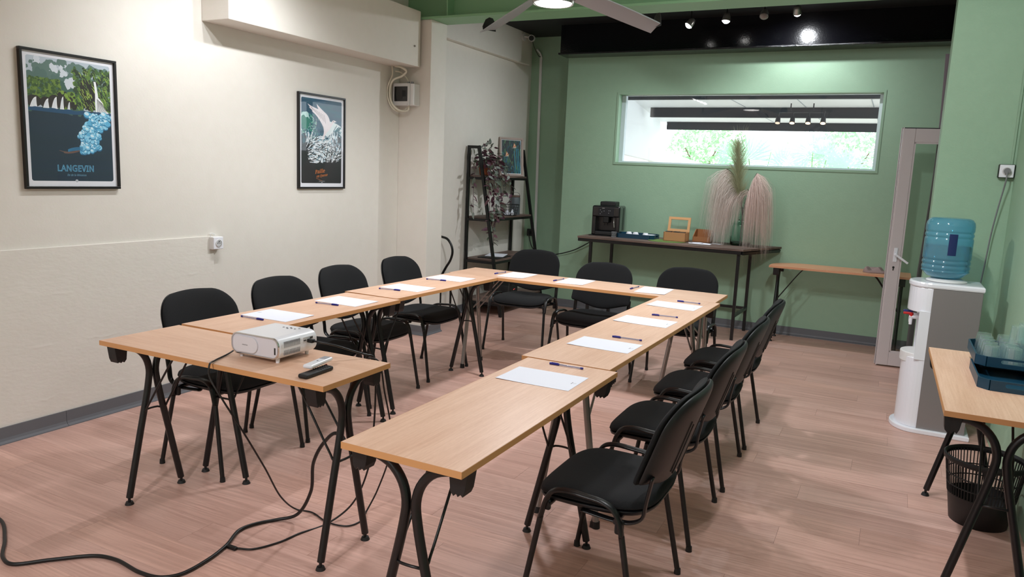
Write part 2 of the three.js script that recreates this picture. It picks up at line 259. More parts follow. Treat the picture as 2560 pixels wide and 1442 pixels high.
// ---------------------------------------------------------------- stacking chairs (face +z, origin on the floor under the seat)
function buildChair(label) {
  const t = thing('stacking_chair', label, 'chair', [0, 0, 0], 0, 'black visitor chairs around the tables');
  // seat cushion: plan outline with a wide rounded front
  const so = []; for (let i = 0; i < 56; i++) { const a = i / 56 * 2 * Math.PI, c = Math.cos(a), s = Math.sin(a), e = 2 / 4.2; let x = Math.sign(c) * Math.pow(Math.abs(c), e) * 0.236, y = Math.sign(s) * Math.pow(Math.abs(s), e) * 0.212; if (y < 0) x *= 1 - 0.08 * (-y / 0.21); so.push([x, y]); }
  const seatWarp = (top) => (v) => { const f = v.y, x = v.x; let h = v.z; h -= 0.022 * Math.pow(Math.max(0, (f - 0.08) / 0.13), 2); h -= 0.012 * Math.exp(-(x * x) / 0.02 - (f + 0.03) * (f + 0.03) / 0.014) * top; h += 0.008 * Math.pow(Math.max(0, (-f - 0.1) / 0.11), 2); v.set(x, 0.442 + h, f + 0.0); };
  mesh('seat', mUV(pad(so, 0.03, 0.012, seatWarp(1))), M.fabric, t);
  mesh('seat_shell', pad(so.map(([x, y]) => [x * 0.985, y * 0.985]), 0.002, 0.026, (v) => { seatWarp(0)(v); v.y -= 0.014; }), M.shell, t);
  // backrest: rounded top, bowed bottom, curved round the sitter and leaning back
  const bo = []; const pt = (a, b) => bo.push([a, b]);
  for (let i = 0; i <= 10; i++) { const a = i / 10 * H; pt(0.105 + 0.13 * Math.cos(a), 0.185 + 0.13 * Math.sin(a)); }
  for (let i = 1; i < 8; i++) pt(0.105 - 0.21 * i / 8, 0.315 + 0.006 * Math.sin(i / 8 * Math.PI));
  for (let i = 0; i <= 10; i++) { const a = H + i / 10 * H; pt(-0.105 + 0.13 * Math.cos(a), 0.185 + 0.13 * Math.sin(a)); }
  for (let i = 1; i <= 4; i++) pt(-0.235 - 0.008 * i / 4, 0.185 - 0.16 * i / 4);
  for (let i = 1; i <= 3; i++) { const a = Math.PI + i / 3 * H; pt(-0.223 + 0.02 * Math.cos(a), 0.025 + 0.02 * Math.sin(a)); }
  for (let i = 1; i < 14; i++) { const x = -0.223 + 0.446 * i / 14; pt(x, 0.005 - 0.05 * Math.pow(Math.cos(x / 0.223 * H), 1.3)); }
  for (let i = 0; i <= 3; i++) { const a = -H + i / 3 * H; pt(0.223 + 0.02 * Math.cos(a), 0.025 + 0.02 * Math.sin(a)); }
  for (let i = 1; i < 4; i++) pt(0.243 - 0.008 * i / 4, 0.025 + 0.16 * i / 4);
  const backWarp = (off) => (v) => { const x = v.x, y = v.y; const curve = 0.75 * x * x, lean = 0.02 + 0.30 * y + 0.05 * Math.pow(Math.max(0, (y - 0.2) / 0.11), 2) * 0.11; v.set(x, 0.53 + y * 0.965, -0.178 - lean + curve + v.z + off); };
  mesh('backrest', mUV(pad(bo, 0.024, 0.008, backWarp(0), 10, 4)), M.fabric, t);
  const sh = mesh('back_shell', pad(bo.map(([x, y]) => [x * 0.985, (y - 0.13) * 0.985 + 0.13]), 0.002, 0.024, backWarp(-0.012), 10, 4), M.shell, t);
  for (const x of [-0.085, -0.05, 0.05, 0.085]) { const P = []; for (let i = 0; i <= 6; i++) { const y = 0.02 + 0.19 * i / 6 + (Math.abs(x) > 0.06 ? 0 : -0.02); const v = V(x, y, -0.0235); backWarp(-0.012)(v); P.push(v); } mesh('rib', tube(P, 0.0035, 14, 6), M.shell, sh); }
  // side frames: front leg, side rail and rear leg of oval tube
  for (const s of [-1, 1]) {
    const X = s * 0.252, F = s * 0.27;
    const lean = (y) => F + (X - F) * y / 0.47;
    mesh('side_rail', oval([V(X, 0.36, 0.157), V(X, 0.43, 0.137), V(X, 0.46, 0.115), V(X, 0.472, 0.075), V(X, 0.469, 0.0), V(X, 0.463, -0.06), V(X, 0.445, -0.098), V(X, 0.41, -0.12), V(X, 0.36, -0.132)], 0.0085, 0.0155, 48), M.blackSteel, t);
    for (const [y0, z0, zf] of [[0.362, 0.1567, 0.215], [0.362, -0.1315, -0.205]]) {
      const leg = mesh('leg', bar(V(F, 0.012, zf), V(X, y0, z0), 0.0105, 12), M.blackSteel, t);
      mesh('foot_cap', cyl(0.012, 0.0135, 0.022, F, 0.011, zf, 12), M.blackPlastic, leg);
    }
    mesh('bumper', box(0.02, 0.05, 0.03, X - s * 0.014, 0.385, -0.118, 0.008), M.blackPlastic, t); mesh('bumper', box(0.018, 0.035, 0.026, X - s * 0.012, 0.40, 0.14, 0.007), M.blackPlastic, t);
    mesh('back_support', oval([V(s * 0.222, 0.405, 0.02), V(s * 0.222, 0.397, -0.1), V(s * 0.222, 0.402, -0.15), V(s * 0.222, 0.425, -0.186), V(s * 0.222, 0.48, -0.196), V(s * 0.222, 0.57, -0.212)], 0.006, 0.014, 40), M.blackSteel, t);
  }
  for (const z of [0.135, -0.108]) mesh('crossbar', bar(V(-0.25, 0.405, z), V(0.25, 0.405, z), 0.01), M.blackSteel, t);
  return t;
}
const ch = buildChair('black upholstered chair in the right foreground, nearest of the right-hand row');
ch.position.set(-0.805, 0, -2.455); ch.rotation.y = -H;
copy(ch, [-0.815, 0, -3.19], -H + 0.02, 'black upholstered chair on the right side, second from the foreground');
copy(ch, [-0.82, 0, -3.87], -H + 0.03, 'black upholstered chair on the right side, third from the foreground');
copy(ch, [-0.83, 0, -4.54], -H + 0.02, 'black upholstered chair on the right side, farthest, in front of the wall table');
copy(ch, [-2.92, 0, -2.675], H, 'black upholstered chair behind the projector table, nearest along the cream wall');
copy(ch, [-2.945, 0, -3.285], H, 'black upholstered chair by the cream wall, second from the projector table');
copy(ch, [-3.03, 0, -3.94], H, 'black upholstered chair by the cream wall, under the bird poster');
copy(ch, [-3.055, 0, -4.645], H, 'black upholstered chair in front of the cream pillar');
copy(ch, [-2.76, 0, -5.72], 0.06, 'black upholstered chair at the back table in front of the ladder shelf');
copy(ch, [-1.968, 0, -5.27], -0.03, 'middle black upholstered chair at the back table');
copy(ch, [-1.352, 0, -5.46], 0.0, 'black upholstered chair at the back table, right-hand corner of the U');

// ---------------------------------------------------------------- paper sheets and ballpoint pens
const sheetT = ctex(420, 594, (c, w, h) => { c.fillStyle = '#eef0fb'; c.fillRect(0, 0, w, h); c.strokeStyle = '#9aa0a6'; c.lineWidth = 1.6; c.beginPath(); c.ellipse(w / 2, 34, 15, 12, 0, 0, 7); c.stroke(); c.beginPath(); c.moveTo(w / 2 - 9, 38); c.lineTo(w / 2, 28); c.lineTo(w / 2 + 9, 38); c.stroke(); c.fillStyle = '#5d6268'; c.fillRect(w / 2 - 24, 52, 48, 5); });
const sheetM = std({ map: sheetT, roughness: 0.85 });
const sheetG = new THREE.PlaneGeometry(0.21, 0.297, 8, 10).rotateX(-H);
{ const p = sheetG.attributes.position; for (let i = 0; i < p.count; i++) { const x = p.getX(i), z = p.getZ(i); p.setY(i, 0.0007 + 0.0022 * Math.pow(Math.max(0, (x + z) / 0.25), 3)); } sheetG.computeVertexNormals(); }
const sheetGeo = (() => { const a = sheetG.toNonIndexed(), b = a.clone().translate(0, -0.0004, 0); const p = b.attributes.position, n = b.attributes.normal; for (let i = 0; i < p.count; i += 3) { const s = [p.getX(i), p.getY(i), p.getZ(i)]; p.setXYZ(i, p.getX(i + 1), p.getY(i + 1), p.getZ(i + 1)); p.setXYZ(i + 1, ...s); } for (let i = 0; i < n.count; i++) n.setXYZ(i, 0, -1, 0); return mergeGeometries([a, b], false); })();
let sheet0 = null;
function sheet(x, z, turn, label) { if (!sheet0) { sheet0 = single('paper_sheet', label, 'paper', sheetGeo, sheetM, [x, 0.7404, z], turn, 'sheets of paper laid on the tables'); return; } copy(sheet0, [x, 0.7404, z], turn, label); }
let pen0 = null;
function pen(x, z, turn, label) { // along +x: cap at -x end
  if (pen0) { copy(pen0, [x, 0.7449, z], turn, label); return; }
  pen0 = thing('ballpoint_pen', label, 'pen', [x, 0.7449, z], turn, 'blue ballpoint pens on the tables');
  const ax = (g) => g.rotateZ(-H);
  mesh('barrel', ax(cyl(0.0036, 0.0036, 0.1, 0, 0.018, 0, 6)), phy({ color: 0xe6e8f4, roughness: 0.12, transmission: 0.75, thickness: 0, ior: 1.4 }), pen0);
  mesh('ink_tube', ax(cyl(0.0014, 0.0014, 0.1, 0, 0.016, 0, 6)), M.blueInk, pen0);
  mesh('cap', [ax(cyl(0.0045, 0.005, 0.042, 0, -0.048, 0, 12)), box(0.03, 0.0025, 0.003, -0.046, 0.0045, 0, 0.001)], M.blueInk, pen0);
  mesh('end_plug', ax(cyl(0.004, 0.0042, 0.011, 0, 0.072, 0, 10)), M.blueInk, pen0);
}
// sheets: right row (top toward the right), left row, back row
sheet(-1.127, -2.532, -H + 0.012, 'white sheet of paper nearest us on the right-hand tables');
sheet(-1.128, -3.225, -H - 0.03, 'white sheet on the right-hand tables, second from the foreground');
sheet(-1.141, -3.9, -H - 0.045, 'white sheet on the right-hand tables, third from the foreground');
sheet(-1.143, -4.512, -H - 0.05, 'white sheet at the far corner of the right-hand tables');
sheet(-2.74, -2.807, H + 0.01, 'white sheet on the left tables just behind the projector');
sheet(-2.739, -3.344, H - 0.015, 'white sheet on the left tables, second behind the projector');
sheet(-2.76, -3.985, H - 0.02, 'white sheet on the left tables, third behind the projector');
sheet(-2.778, -4.54, H - 0.02, 'white sheet on the left tables nearest the ladder shelf');
sheet(-2.49, -5.035, 0.03, 'white sheet at the left end of the back table');
sheet(-2.018, -5.04, 0.03, 'white sheet in the middle of the back table');
sheet(-1.425, -5.03, 0.045, 'white sheet at the right end of the back table');

pen(-1.122, -2.743, 0.0, 'blue-capped pen behind the nearest sheet on the right-hand tables');
pen(-1.084, -3.402, 0.02, 'blue-capped pen on the right-hand tables, second from the foreground');
pen(-1.096, -4.108, 0.086, 'blue-capped pen on the right-hand tables, third from the foreground');
pen(-1.101, -4.678, -0.039, 'blue-capped pen at the far corner of the right-hand tables');
pen(-2.769, -2.666, -3.135, 'blue-capped pen at the edge of the sheet just behind the projector');
pen(-2.749, -3.194, -3.022, 'blue-capped pen by the second sheet on the left tables');
pen(-2.791, -3.832, -2.963, 'blue-capped pen by the third sheet on the left tables');
pen(-2.798, -4.386, -2.947, 'blue-capped pen by the left-row sheet nearest the ladder shelf');
pen(-2.638, -5.03, 1.447, 'blue-capped pen at the left end of the back table');
pen(-2.14, -5.008, 1.444, 'blue-capped pen in the middle of the back table');
pen(-1.569, -5.033, 1.473, 'blue-capped pen at the right end of the back table');

// ---------------------------------------------------------------- lamps
function glow(k) { return std({ color: 0xffffff, emissive: new THREE.Color(1, 0.97, 0.94), emissiveIntensity: k, roughness: 0.5 }); }
function fan(label, x, z, yl, angles, k = 1) {
  const t = thing('ceiling_fan', label, 'ceiling fan', [x, 0, z], 0);
  mesh('downrod', [cyl(0.013, 0.013, 3.25 - yl - 0.15, 0, (3.25 + yl + 0.15) / 2, 0, 16), lathe([[0.0, 3.249], [0.075, 3.249], [0.07, 3.215], [0.02, 3.19], [0.0, 3.19]], 28)], M.alu, t);
  mesh('motor_housing', lathe([[0.0, yl + 0.19], [0.03, yl + 0.188], [0.075, yl + 0.165], [0.118, yl + 0.11], [0.138, yl + 0.06], [0.14, yl + 0.035], [0.132, yl + 0.02], [0.128, yl + 0.006], [0.124, yl + 0.004], [0.122, yl + 0.02], [0.0, yl + 0.022]], 40), std({ color: 0xb5b1ae, roughness: 0.22, metalness: 0.85 }), t);
  mesh('light_diffuser', lathe([[0.0, yl - 0.004], [0.06, yl - 0.002], [0.11, yl + 0.004], [0.12, yl + 0.016], [0.0, yl + 0.018]], 40), glow(9), t);
  const bm = std({ color: 0xa9abb0, roughness: 0.45, metalness: 0.3 });
  for (const a of angles) {
    const n = 14, P = [], I = []; const th = 0.007;
    for (let i = 0; i <= n; i++) { const s = i / n, r = 0.1 + s * 0.62, w = 0.052 + 0.02 * Math.sin(s * Math.PI * 0.8), y = yl + 0.085 - 0.16 * s; for (const [q, d] of [[-1, th], [0, th + 0.007], [1, th], [1, 0], [0, 0.007], [-1, 0]]) { const ww = q * w + 0.02 * Math.sin(s * 2); P.push(r, y + d + q * 0.026 * (1 - 0.3 * s), ww); } }
    for (let i = 0; i < n; i++) for (let k = 0; k < 6; k++) { const p = i * 6 + k, q = i * 6 + (k + 1) % 6; I.push(p, p + 6, q, q, p + 6, q + 6); }
    for (const e of [0, n]) { const b = e * 6; I.push(...(e ? [b, b + 1, b + 4, b, b + 4, b + 5, b + 1, b + 2, b + 3, b + 1, b + 3, b + 4] : [b, b + 4, b + 1, b, b + 5, b + 4, b + 1, b + 3, b + 2, b + 1, b + 4, b + 3])); }
    let g = new THREE.BufferGeometry(); g.setAttribute('position', new THREE.Float32BufferAttribute(P, 3)); g.setIndex(I); g = toCreasedNormals(g, 0.7); g.rotateY(a);
    const b = mesh('blade', g, bm, t);
    const wl = extr([[-0.06, 0.0], [0.05, 0.0], [0.055, 0.02], [0.03, 0.07], [0.0, 0.088], [-0.03, 0.085], [-0.05, 0.06]], 0.006, 0.001).rotateY(H).translate(0.714, yl - 0.066, 0.03).rotateY(a);
    mesh('winglet', wl, M.blackPlastic, b);
  }
  const L = new THREE.SpotLight(LAMP, FAN_POWER * k, 0, 1.45, 0.35, 2); L.position.set(x, yl - 0.02, z); L.target.position.set(x, 0, z); L.castShadow = true; L.shadow.radius = 5; L.name = 'fan_light'; scene.add(L, L.target);
  return t;
}
const deg = Math.PI / 180;
fan('ceiling fan with grey blades and round lit lamp', -2.03, -4.44, 2.55, [155 * deg, 46 * deg, -80 * deg], 0.95);
fan('added fill lamp in the form of a second ceiling fan, unseen above and behind the camera', -1.5, 0.3, 2.55, [100 * deg, -20 * deg, -140 * deg], 1.3);  // unseen fan added to light the foreground and faces turned to the camera
fan('added fill lamp in the form of a third ceiling fan, unseen far behind the camera', -1.6, 3.2, 2.55, [60 * deg, -60 * deg, 180 * deg], 1.6);  // another unseen fan, added for low frontal light on pier, pillar and back wall
function spotHead(name, label, pos, target, on, along = null) { // adjustable lamp head under a rail at pos.y + 0.12
  const t = thing(name, label, 'spotlight', pos, 0);
  const d = target.clone().sub(V(...pos)).normalize(); const q = new THREE.Quaternion().setFromUnitVectors(V(0, -1, 0), d);
  mesh('arm', [cyl(0.006, 0.006, 0.09, 0, 0.075, 0, 10), cyl(0.022, 0.022, 0.012, 0, 0.118, 0, 16)], M.blackSteel, t);
  mesh('housing', lathe([[0.0, 0.04], [0.022, 0.037], [0.033, 0.012], [0.037, -0.02], [0.038, -0.036], [0.035, -0.036], [0.033, -0.02], [0.0, -0.018]], 24).applyQuaternion(q), name === 'track_spotlight' ? M.blackSteel : M.alu, t);
  mesh(on ? 'lamp_face' : 'reflector', lathe([[0.0, -0.056], [0.014, -0.054], [0.026, -0.046], [0.034, -0.034], [0.034, -0.024], [0.0, -0.024]], 20).applyQuaternion(q), on ? glow(22) : std({ color: 0x9d8f8c, roughness: 0.3 }), t);
  if (on) { const L = new THREE.SpotLight(LAMP, SPOT_POWER * (typeof on === 'number' ? on : 1), 0, 1.3, 0.6, 2); L.position.set(...pos).addScaledVector(d, 0.065); L.target.position.copy(target); L.castShadow = true; L.shadow.radius = 1.3; scene.add(L, L.target); }
  return t;
}
{ // rail of four spots near the left wall (above the picture), throwing the duct's shadows
  const r = thing('spotlight_rail', 'black rail of four spotlights hung near the cream wall', 'light rail', [-3.05, 0, -3.325]);
  mesh('rail', bx(-0.014, 0.014, 2.955, 2.985, -0.5, 0.5, 0.003), M.blackSteel, r); for (const z of [-0.3, 0.3]) mesh('hanger', cyl(0.006, 0.006, 0.266, 0, 3.117, z, 10), M.blackSteel, r);
  [-3.7, -3.45, -3.2, -2.95].forEach((z, i) => spotHead('track_spotlight', ['spotlight at the pillar end of the left rail', 'second spotlight of the left rail', 'third spotlight of the left rail', 'spotlight at the camera end of the left rail'][i], [-3.05, 2.832, z], V(-3.75, 1.3, z - 0.1 + 0.25 * (1.5 - i)), 0.72));
}
{ // rail of four spots over the right-hand side (above the picture)
  const r = thing('spotlight_rail', 'black rail of four spotlights hung above the right-hand chairs', 'light rail', [-0.3, 0, -3.0]);
  mesh('rail', bx(-0.014, 0.014, 2.955, 2.985, -0.5, 0.5, 0.003), M.blackSteel, r); for (const z of [-0.3, 0.3]) mesh('hanger', cyl(0.006, 0.006, 0.266, 0, 3.117, z, 10), M.blackSteel, r);
  [-3.375, -3.125, -2.875, -2.625].forEach((z, i) => spotHead('track_spotlight', ['spotlight at the cooler end of the right rail', 'second spotlight of the right rail', 'third spotlight of the right rail', 'spotlight at the camera end of the right rail'][i], [-0.3, 2.832, z], V([0.3, 0.45, -0.3, 0.2][i], [1.7, 1.2, 0.0, 0.4][i], [-5.8, -5.4, -3.6, -2.4][i]), [1.9, 1.7, 1.3, 1.3][i]));
}
{ // rail of four spots under the black ceiling, in view
  const r = thing('spotlight_rail', 'dark rail of four spotlights under the black ceiling', 'light rail', [-1.4, 0, -7.2]);
  mesh('rail', bx(-0.6, 0.6, 3.066, 3.089, -0.014, 0.014, 0.003), M.blackSteel, r);
  const H4 = [['spotlight at the left end of the black ceiling rail, turned toward the room', -1.875, 2.955, V(-3.2, 0.9, -6.5), 2.4], ['lit spotlight, second on the black ceiling rail', -1.55, 2.985, V(-1.75, 0.6, -6.9), 1.5], ['unlit spotlight between two lit ones on the black ceiling rail', -1.22, 3.0, V(-1.2, 2, -6.5), 0], ['lit spotlight at the right end, mirrored in the black beam', -0.945, 3.015, V(-0.9, 2.1, -7.75), 1.7]];
  for (const [l, x, y, tg, on] of H4) { const s = spotHead('spotlight', l, [x, y, -7.2], tg, on); s.children[0].geometry = merge([cyl(0.006, 0.006, 3.066 - y - 0.02, 0, (3.066 - y + 0.02) / 2, 0, 10), cyl(0.018, 0.018, 0.01, 0, 3.061 - y, 0, 14)]); }
}

// ---------------------------------------------------------------- posters on the left wall
function poster(label, z, draw, yc = 1.677, w = 0.532, h = 0.716) { // faces +x
  const t = thing('framed_poster', label, 'poster', [XL, yc, z], H); const b = 0.014;
  mesh('frame', [bx(-w / 2, w / 2, h / 2 - b, h / 2, 0, 0.024, 0.002), bx(-w / 2, w / 2, -h / 2, -h / 2 + b, 0, 0.024, 0.002), bx(-w / 2, -w / 2 + b, -h / 2 + b, h / 2 - b, 0, 0.024, 0.002), bx(w / 2 - b, w / 2, -h / 2 + b, h / 2 - b, 0, 0.024, 0.002)], std({ color: 0x161213, roughness: 0.35 }), t);
  const g = new THREE.PlaneGeometry(w - 2 * b + 0.004, h - 2 * b + 0.004).translate(0, 0, 0.011);
  mesh('backing', bx(-w / 2 + b, w / 2 - b, -h / 2 + b, h / 2 - b, 0.002, 0.01), M.blackMatte, t);
  mesh('print', g, std({ map: ctex(744, 1000, draw), roughness: 0.55 }), t);
  mesh('glazing', bx(-w / 2 + b, w / 2 - b, -h / 2 + b, h / 2 - b, 0.0165, 0.0185), M.plexi, t);
}
function blob(c, R, x, y, r, col, n = 9, k = 0.45) { c.fillStyle = col; c.beginPath(); for (let i = 0; i <= n; i++) { const a = i / n * 6.283, q = r * (1 - k / 2 + R() * k); c[i ? 'lineTo' : 'moveTo'](x + Math.cos(a) * q, y + Math.sin(a) * q); } c.closePath(); c.fill(); }
function inner(c, w, h) { c.fillStyle = '#e9e9f0'; c.fillRect(0, 0, w, h); c.beginPath(); c.roundRect(36, 34, w - 72, h - 78, 18); c.save(); c.clip(); }
poster('large framed poster of a waterfall pool with the word LANGEVIN', -2.601, (c, w, h) => {
  const R = rng(21); inner(c, w, h); c.fillStyle = '#1c2f3f'; c.fillRect(0, 0, w, h);
  for (let y = 400; y < h; y += 4) { c.fillStyle = `rgba(${20 + R() * 14},${44 + R() * 12},${60 + R() * 14},0.35)`; c.fillRect(0, y + R() * 6, w, 3 + R() * 6); }
  c.fillStyle = '#b9c4cf'; c.fillRect(0, 0, w, 405);
  const hills = ['#5f7a72', '#54716a', '#3f6055']; hills.forEach((col, k) => { for (let i = 0; i < 110; i++) blob(c, R, R() * w * (k < 2 ? 1 : 0.62), 60 + k * 80 + R() * 200, 12 + R() * 28, col, 12, 0.5); });
  c.fillStyle = '#d4dbe4'; for (const [x, y, s] of [[330, 70, 60], [250, 90, 40], [395, 170, 46], [350, 190, 30], [120, 40, 20]]) for (let i = 0; i < 7; i++) blob(c, R, x + (R() - 0.5) * s, y + R() * s * 1.4, 10 + R() * 14, '#d4dbe4', 7, 0.8);
  for (let i = 0; i < 520; i++) blob(c, R, 400 + R() * 330, 70 + Math.pow(R(), 0.8) * 320, 5 + R() * 15, ['#2d4426', '#3f5f2a', '#5c7d2f', '#23331f', '#2a3a22'][Math.floor(R() * 5)], 7, 0.7);
  for (let i = 0; i < 380; i++) blob(c, R, 40 + R() * 250, 190 + R() * 160, 4 + R() * 12, ['#51702a', '#6d8a35', '#3d5a26', '#35502a'][Math.floor(R() * 4)], 7, 0.7);
  for (let i = 0; i < 120; i++) blob(c, R, 270 + R() * 130, 280 + R() * 115, 7 + R() * 16, ['#6c8b31', '#34471f', '#221f1c', '#80a03c'][Math.floor(R() * 4)], 7, 0.7);
  for (let i = 0; i < 60; i++) blob(c, R, 470 + R() * 110, 180 + R() * 210, 12 + R() * 22, ['#2a2620', '#1f1c1a'][i % 2], 7, 0.6);
  for (let i = 0; i < 130; i++) { const x = 420 + R() * 290, y = 90 + R() * 290; c.strokeStyle = ['#8fae45', '#a9bf55', '#6f9a3b'][i % 3]; c.lineWidth = 2 + R() * 4; c.beginPath(); c.moveTo(x, y); c.quadraticCurveTo(x + 8 + R() * 8, y + 6, x + 12 + R() * 10, y + 22 + R() * 12); c.stroke(); }
  for (const [x, ww, hh] of [[80, 62, 70], [175, 52, 66], [240, 52, 84], [298, 36, 92], [352, 26, 56]]) { c.fillStyle = '#2b241f'; c.beginPath(); c.ellipse(x, 402 - hh * 0.55, ww * 0.95, hh * 0.62, 0, 0, 7); c.fill(); c.fillStyle = '#eef1f4'; c.beginPath(); c.moveTo(x - ww * 0.5, 408); c.quadraticCurveTo(x - ww * 0.1, 402 - hh, x + ww * 0.35, 402 - hh); c.quadraticCurveTo(x + ww * 0.3, 380, x + ww * 0.42, 408); c.fill(); c.strokeStyle = '#b9c7d2'; c.lineWidth = 2; for (let k = 0; k < 3; k++) { c.beginPath(); c.moveTo(x + ww * (0.2 - k * 0.12), 405 - hh * 0.8); c.lineTo(x + ww * (0.1 - k * 0.2), 406); c.stroke(); } }
  c.fillStyle = '#f2f4f7'; c.beginPath(); c.moveTo(566, 168); c.quadraticCurveTo(578, 250, 574, 300); c.quadraticCurveTo(570, 360, 578, 408); c.lineTo(690, 410); c.quadraticCurveTo(650, 380, 640, 330); c.quadraticCurveTo(616, 300, 602, 290); c.quadraticCurveTo(596, 230, 584, 168); c.fill();
  c.strokeStyle = '#3a3a34'; c.lineWidth = 3; for (let k = 0; k < 9; k++) { c.beginPath(); c.moveTo(592 + k * 5, 300 + k * 4); c.lineTo(590 + k * 10, 404); c.stroke(); }
  c.fillStyle = '#1f4b6e'; c.beginPath(); c.moveTo(0, 400); for (let x = 0; x <= w; x += 30) c.lineTo(x, 400 + 5 * Math.sin(x * 0.05) + 8); c.lineTo(w, 424); c.lineTo(380, 440); c.lineTo(0, 432); c.fill();
  for (let i = 0; i < 620; i++) { const s = R(), y = 422 + s * 305, cx = 608 - s * 128 + Math.sin(s * 9) * 20, wd = 104 - 46 * s + 14 * Math.sin(s * 23); const x = cx + (R() - 0.5) * 2 * wd; if (x > 712) continue; const r = 5 + R() * R() * 24; c.fillStyle = 'rgba(38,112,156,0.8)'; c.beginPath(); c.ellipse(x, y + r * 0.3, r * 1.15, r * 0.95, 0, 0, 7); c.fill(); c.fillStyle = ['#5fb0d6', '#7cc3e2', '#8fd0ea'][i % 3]; c.beginPath(); c.ellipse(x, y, r * 1.05, r * 0.85, 0, 0, 7); c.fill(); if (R() < 0.6) { c.fillStyle = 'rgba(228,244,251,0.85)'; c.beginPath(); c.ellipse(x - r * 0.2, y - r * 0.25, r * 0.7, r * 0.45, 0.3, 0, 7); c.fill(); } }
  c.strokeStyle = '#6b5148'; c.lineWidth = 15; c.lineCap = 'round'; c.beginPath(); c.moveTo(420, 716); c.quadraticCurveTo(350, 742, 300, 734); c.stroke(); c.lineWidth = 6; c.beginPath(); c.moveTo(320, 736); c.lineTo(262, 722); c.stroke(); c.strokeStyle = '#2f79a4'; c.lineWidth = 4; for (let k = 0; k < 5; k++) { c.beginPath(); c.moveTo(450, 690 + k * 5); c.quadraticCurveTo(380, 690 + k * 6, 330, 712 + k * 4); c.stroke(); }
  c.strokeStyle = '#6fc0e6'; c.lineWidth = 2.4; c.font = '66px sans-serif'; c.textAlign = 'center'; c.strokeText('LANGEVIN', 388, 880, 330); c.fillStyle = '#7fb6cf'; c.font = 'italic 20px serif'; c.fillText('île de la Réunion', 392, 916); c.restore();
  c.fillStyle = '#e9e9f0'; c.beginPath(); c.arc(390, 955, 12, 0, 7); c.fill(); c.strokeStyle = '#26323c'; c.lineWidth = 3; c.beginPath(); c.arc(390, 955, 7, 0, 7); c.stroke();
});
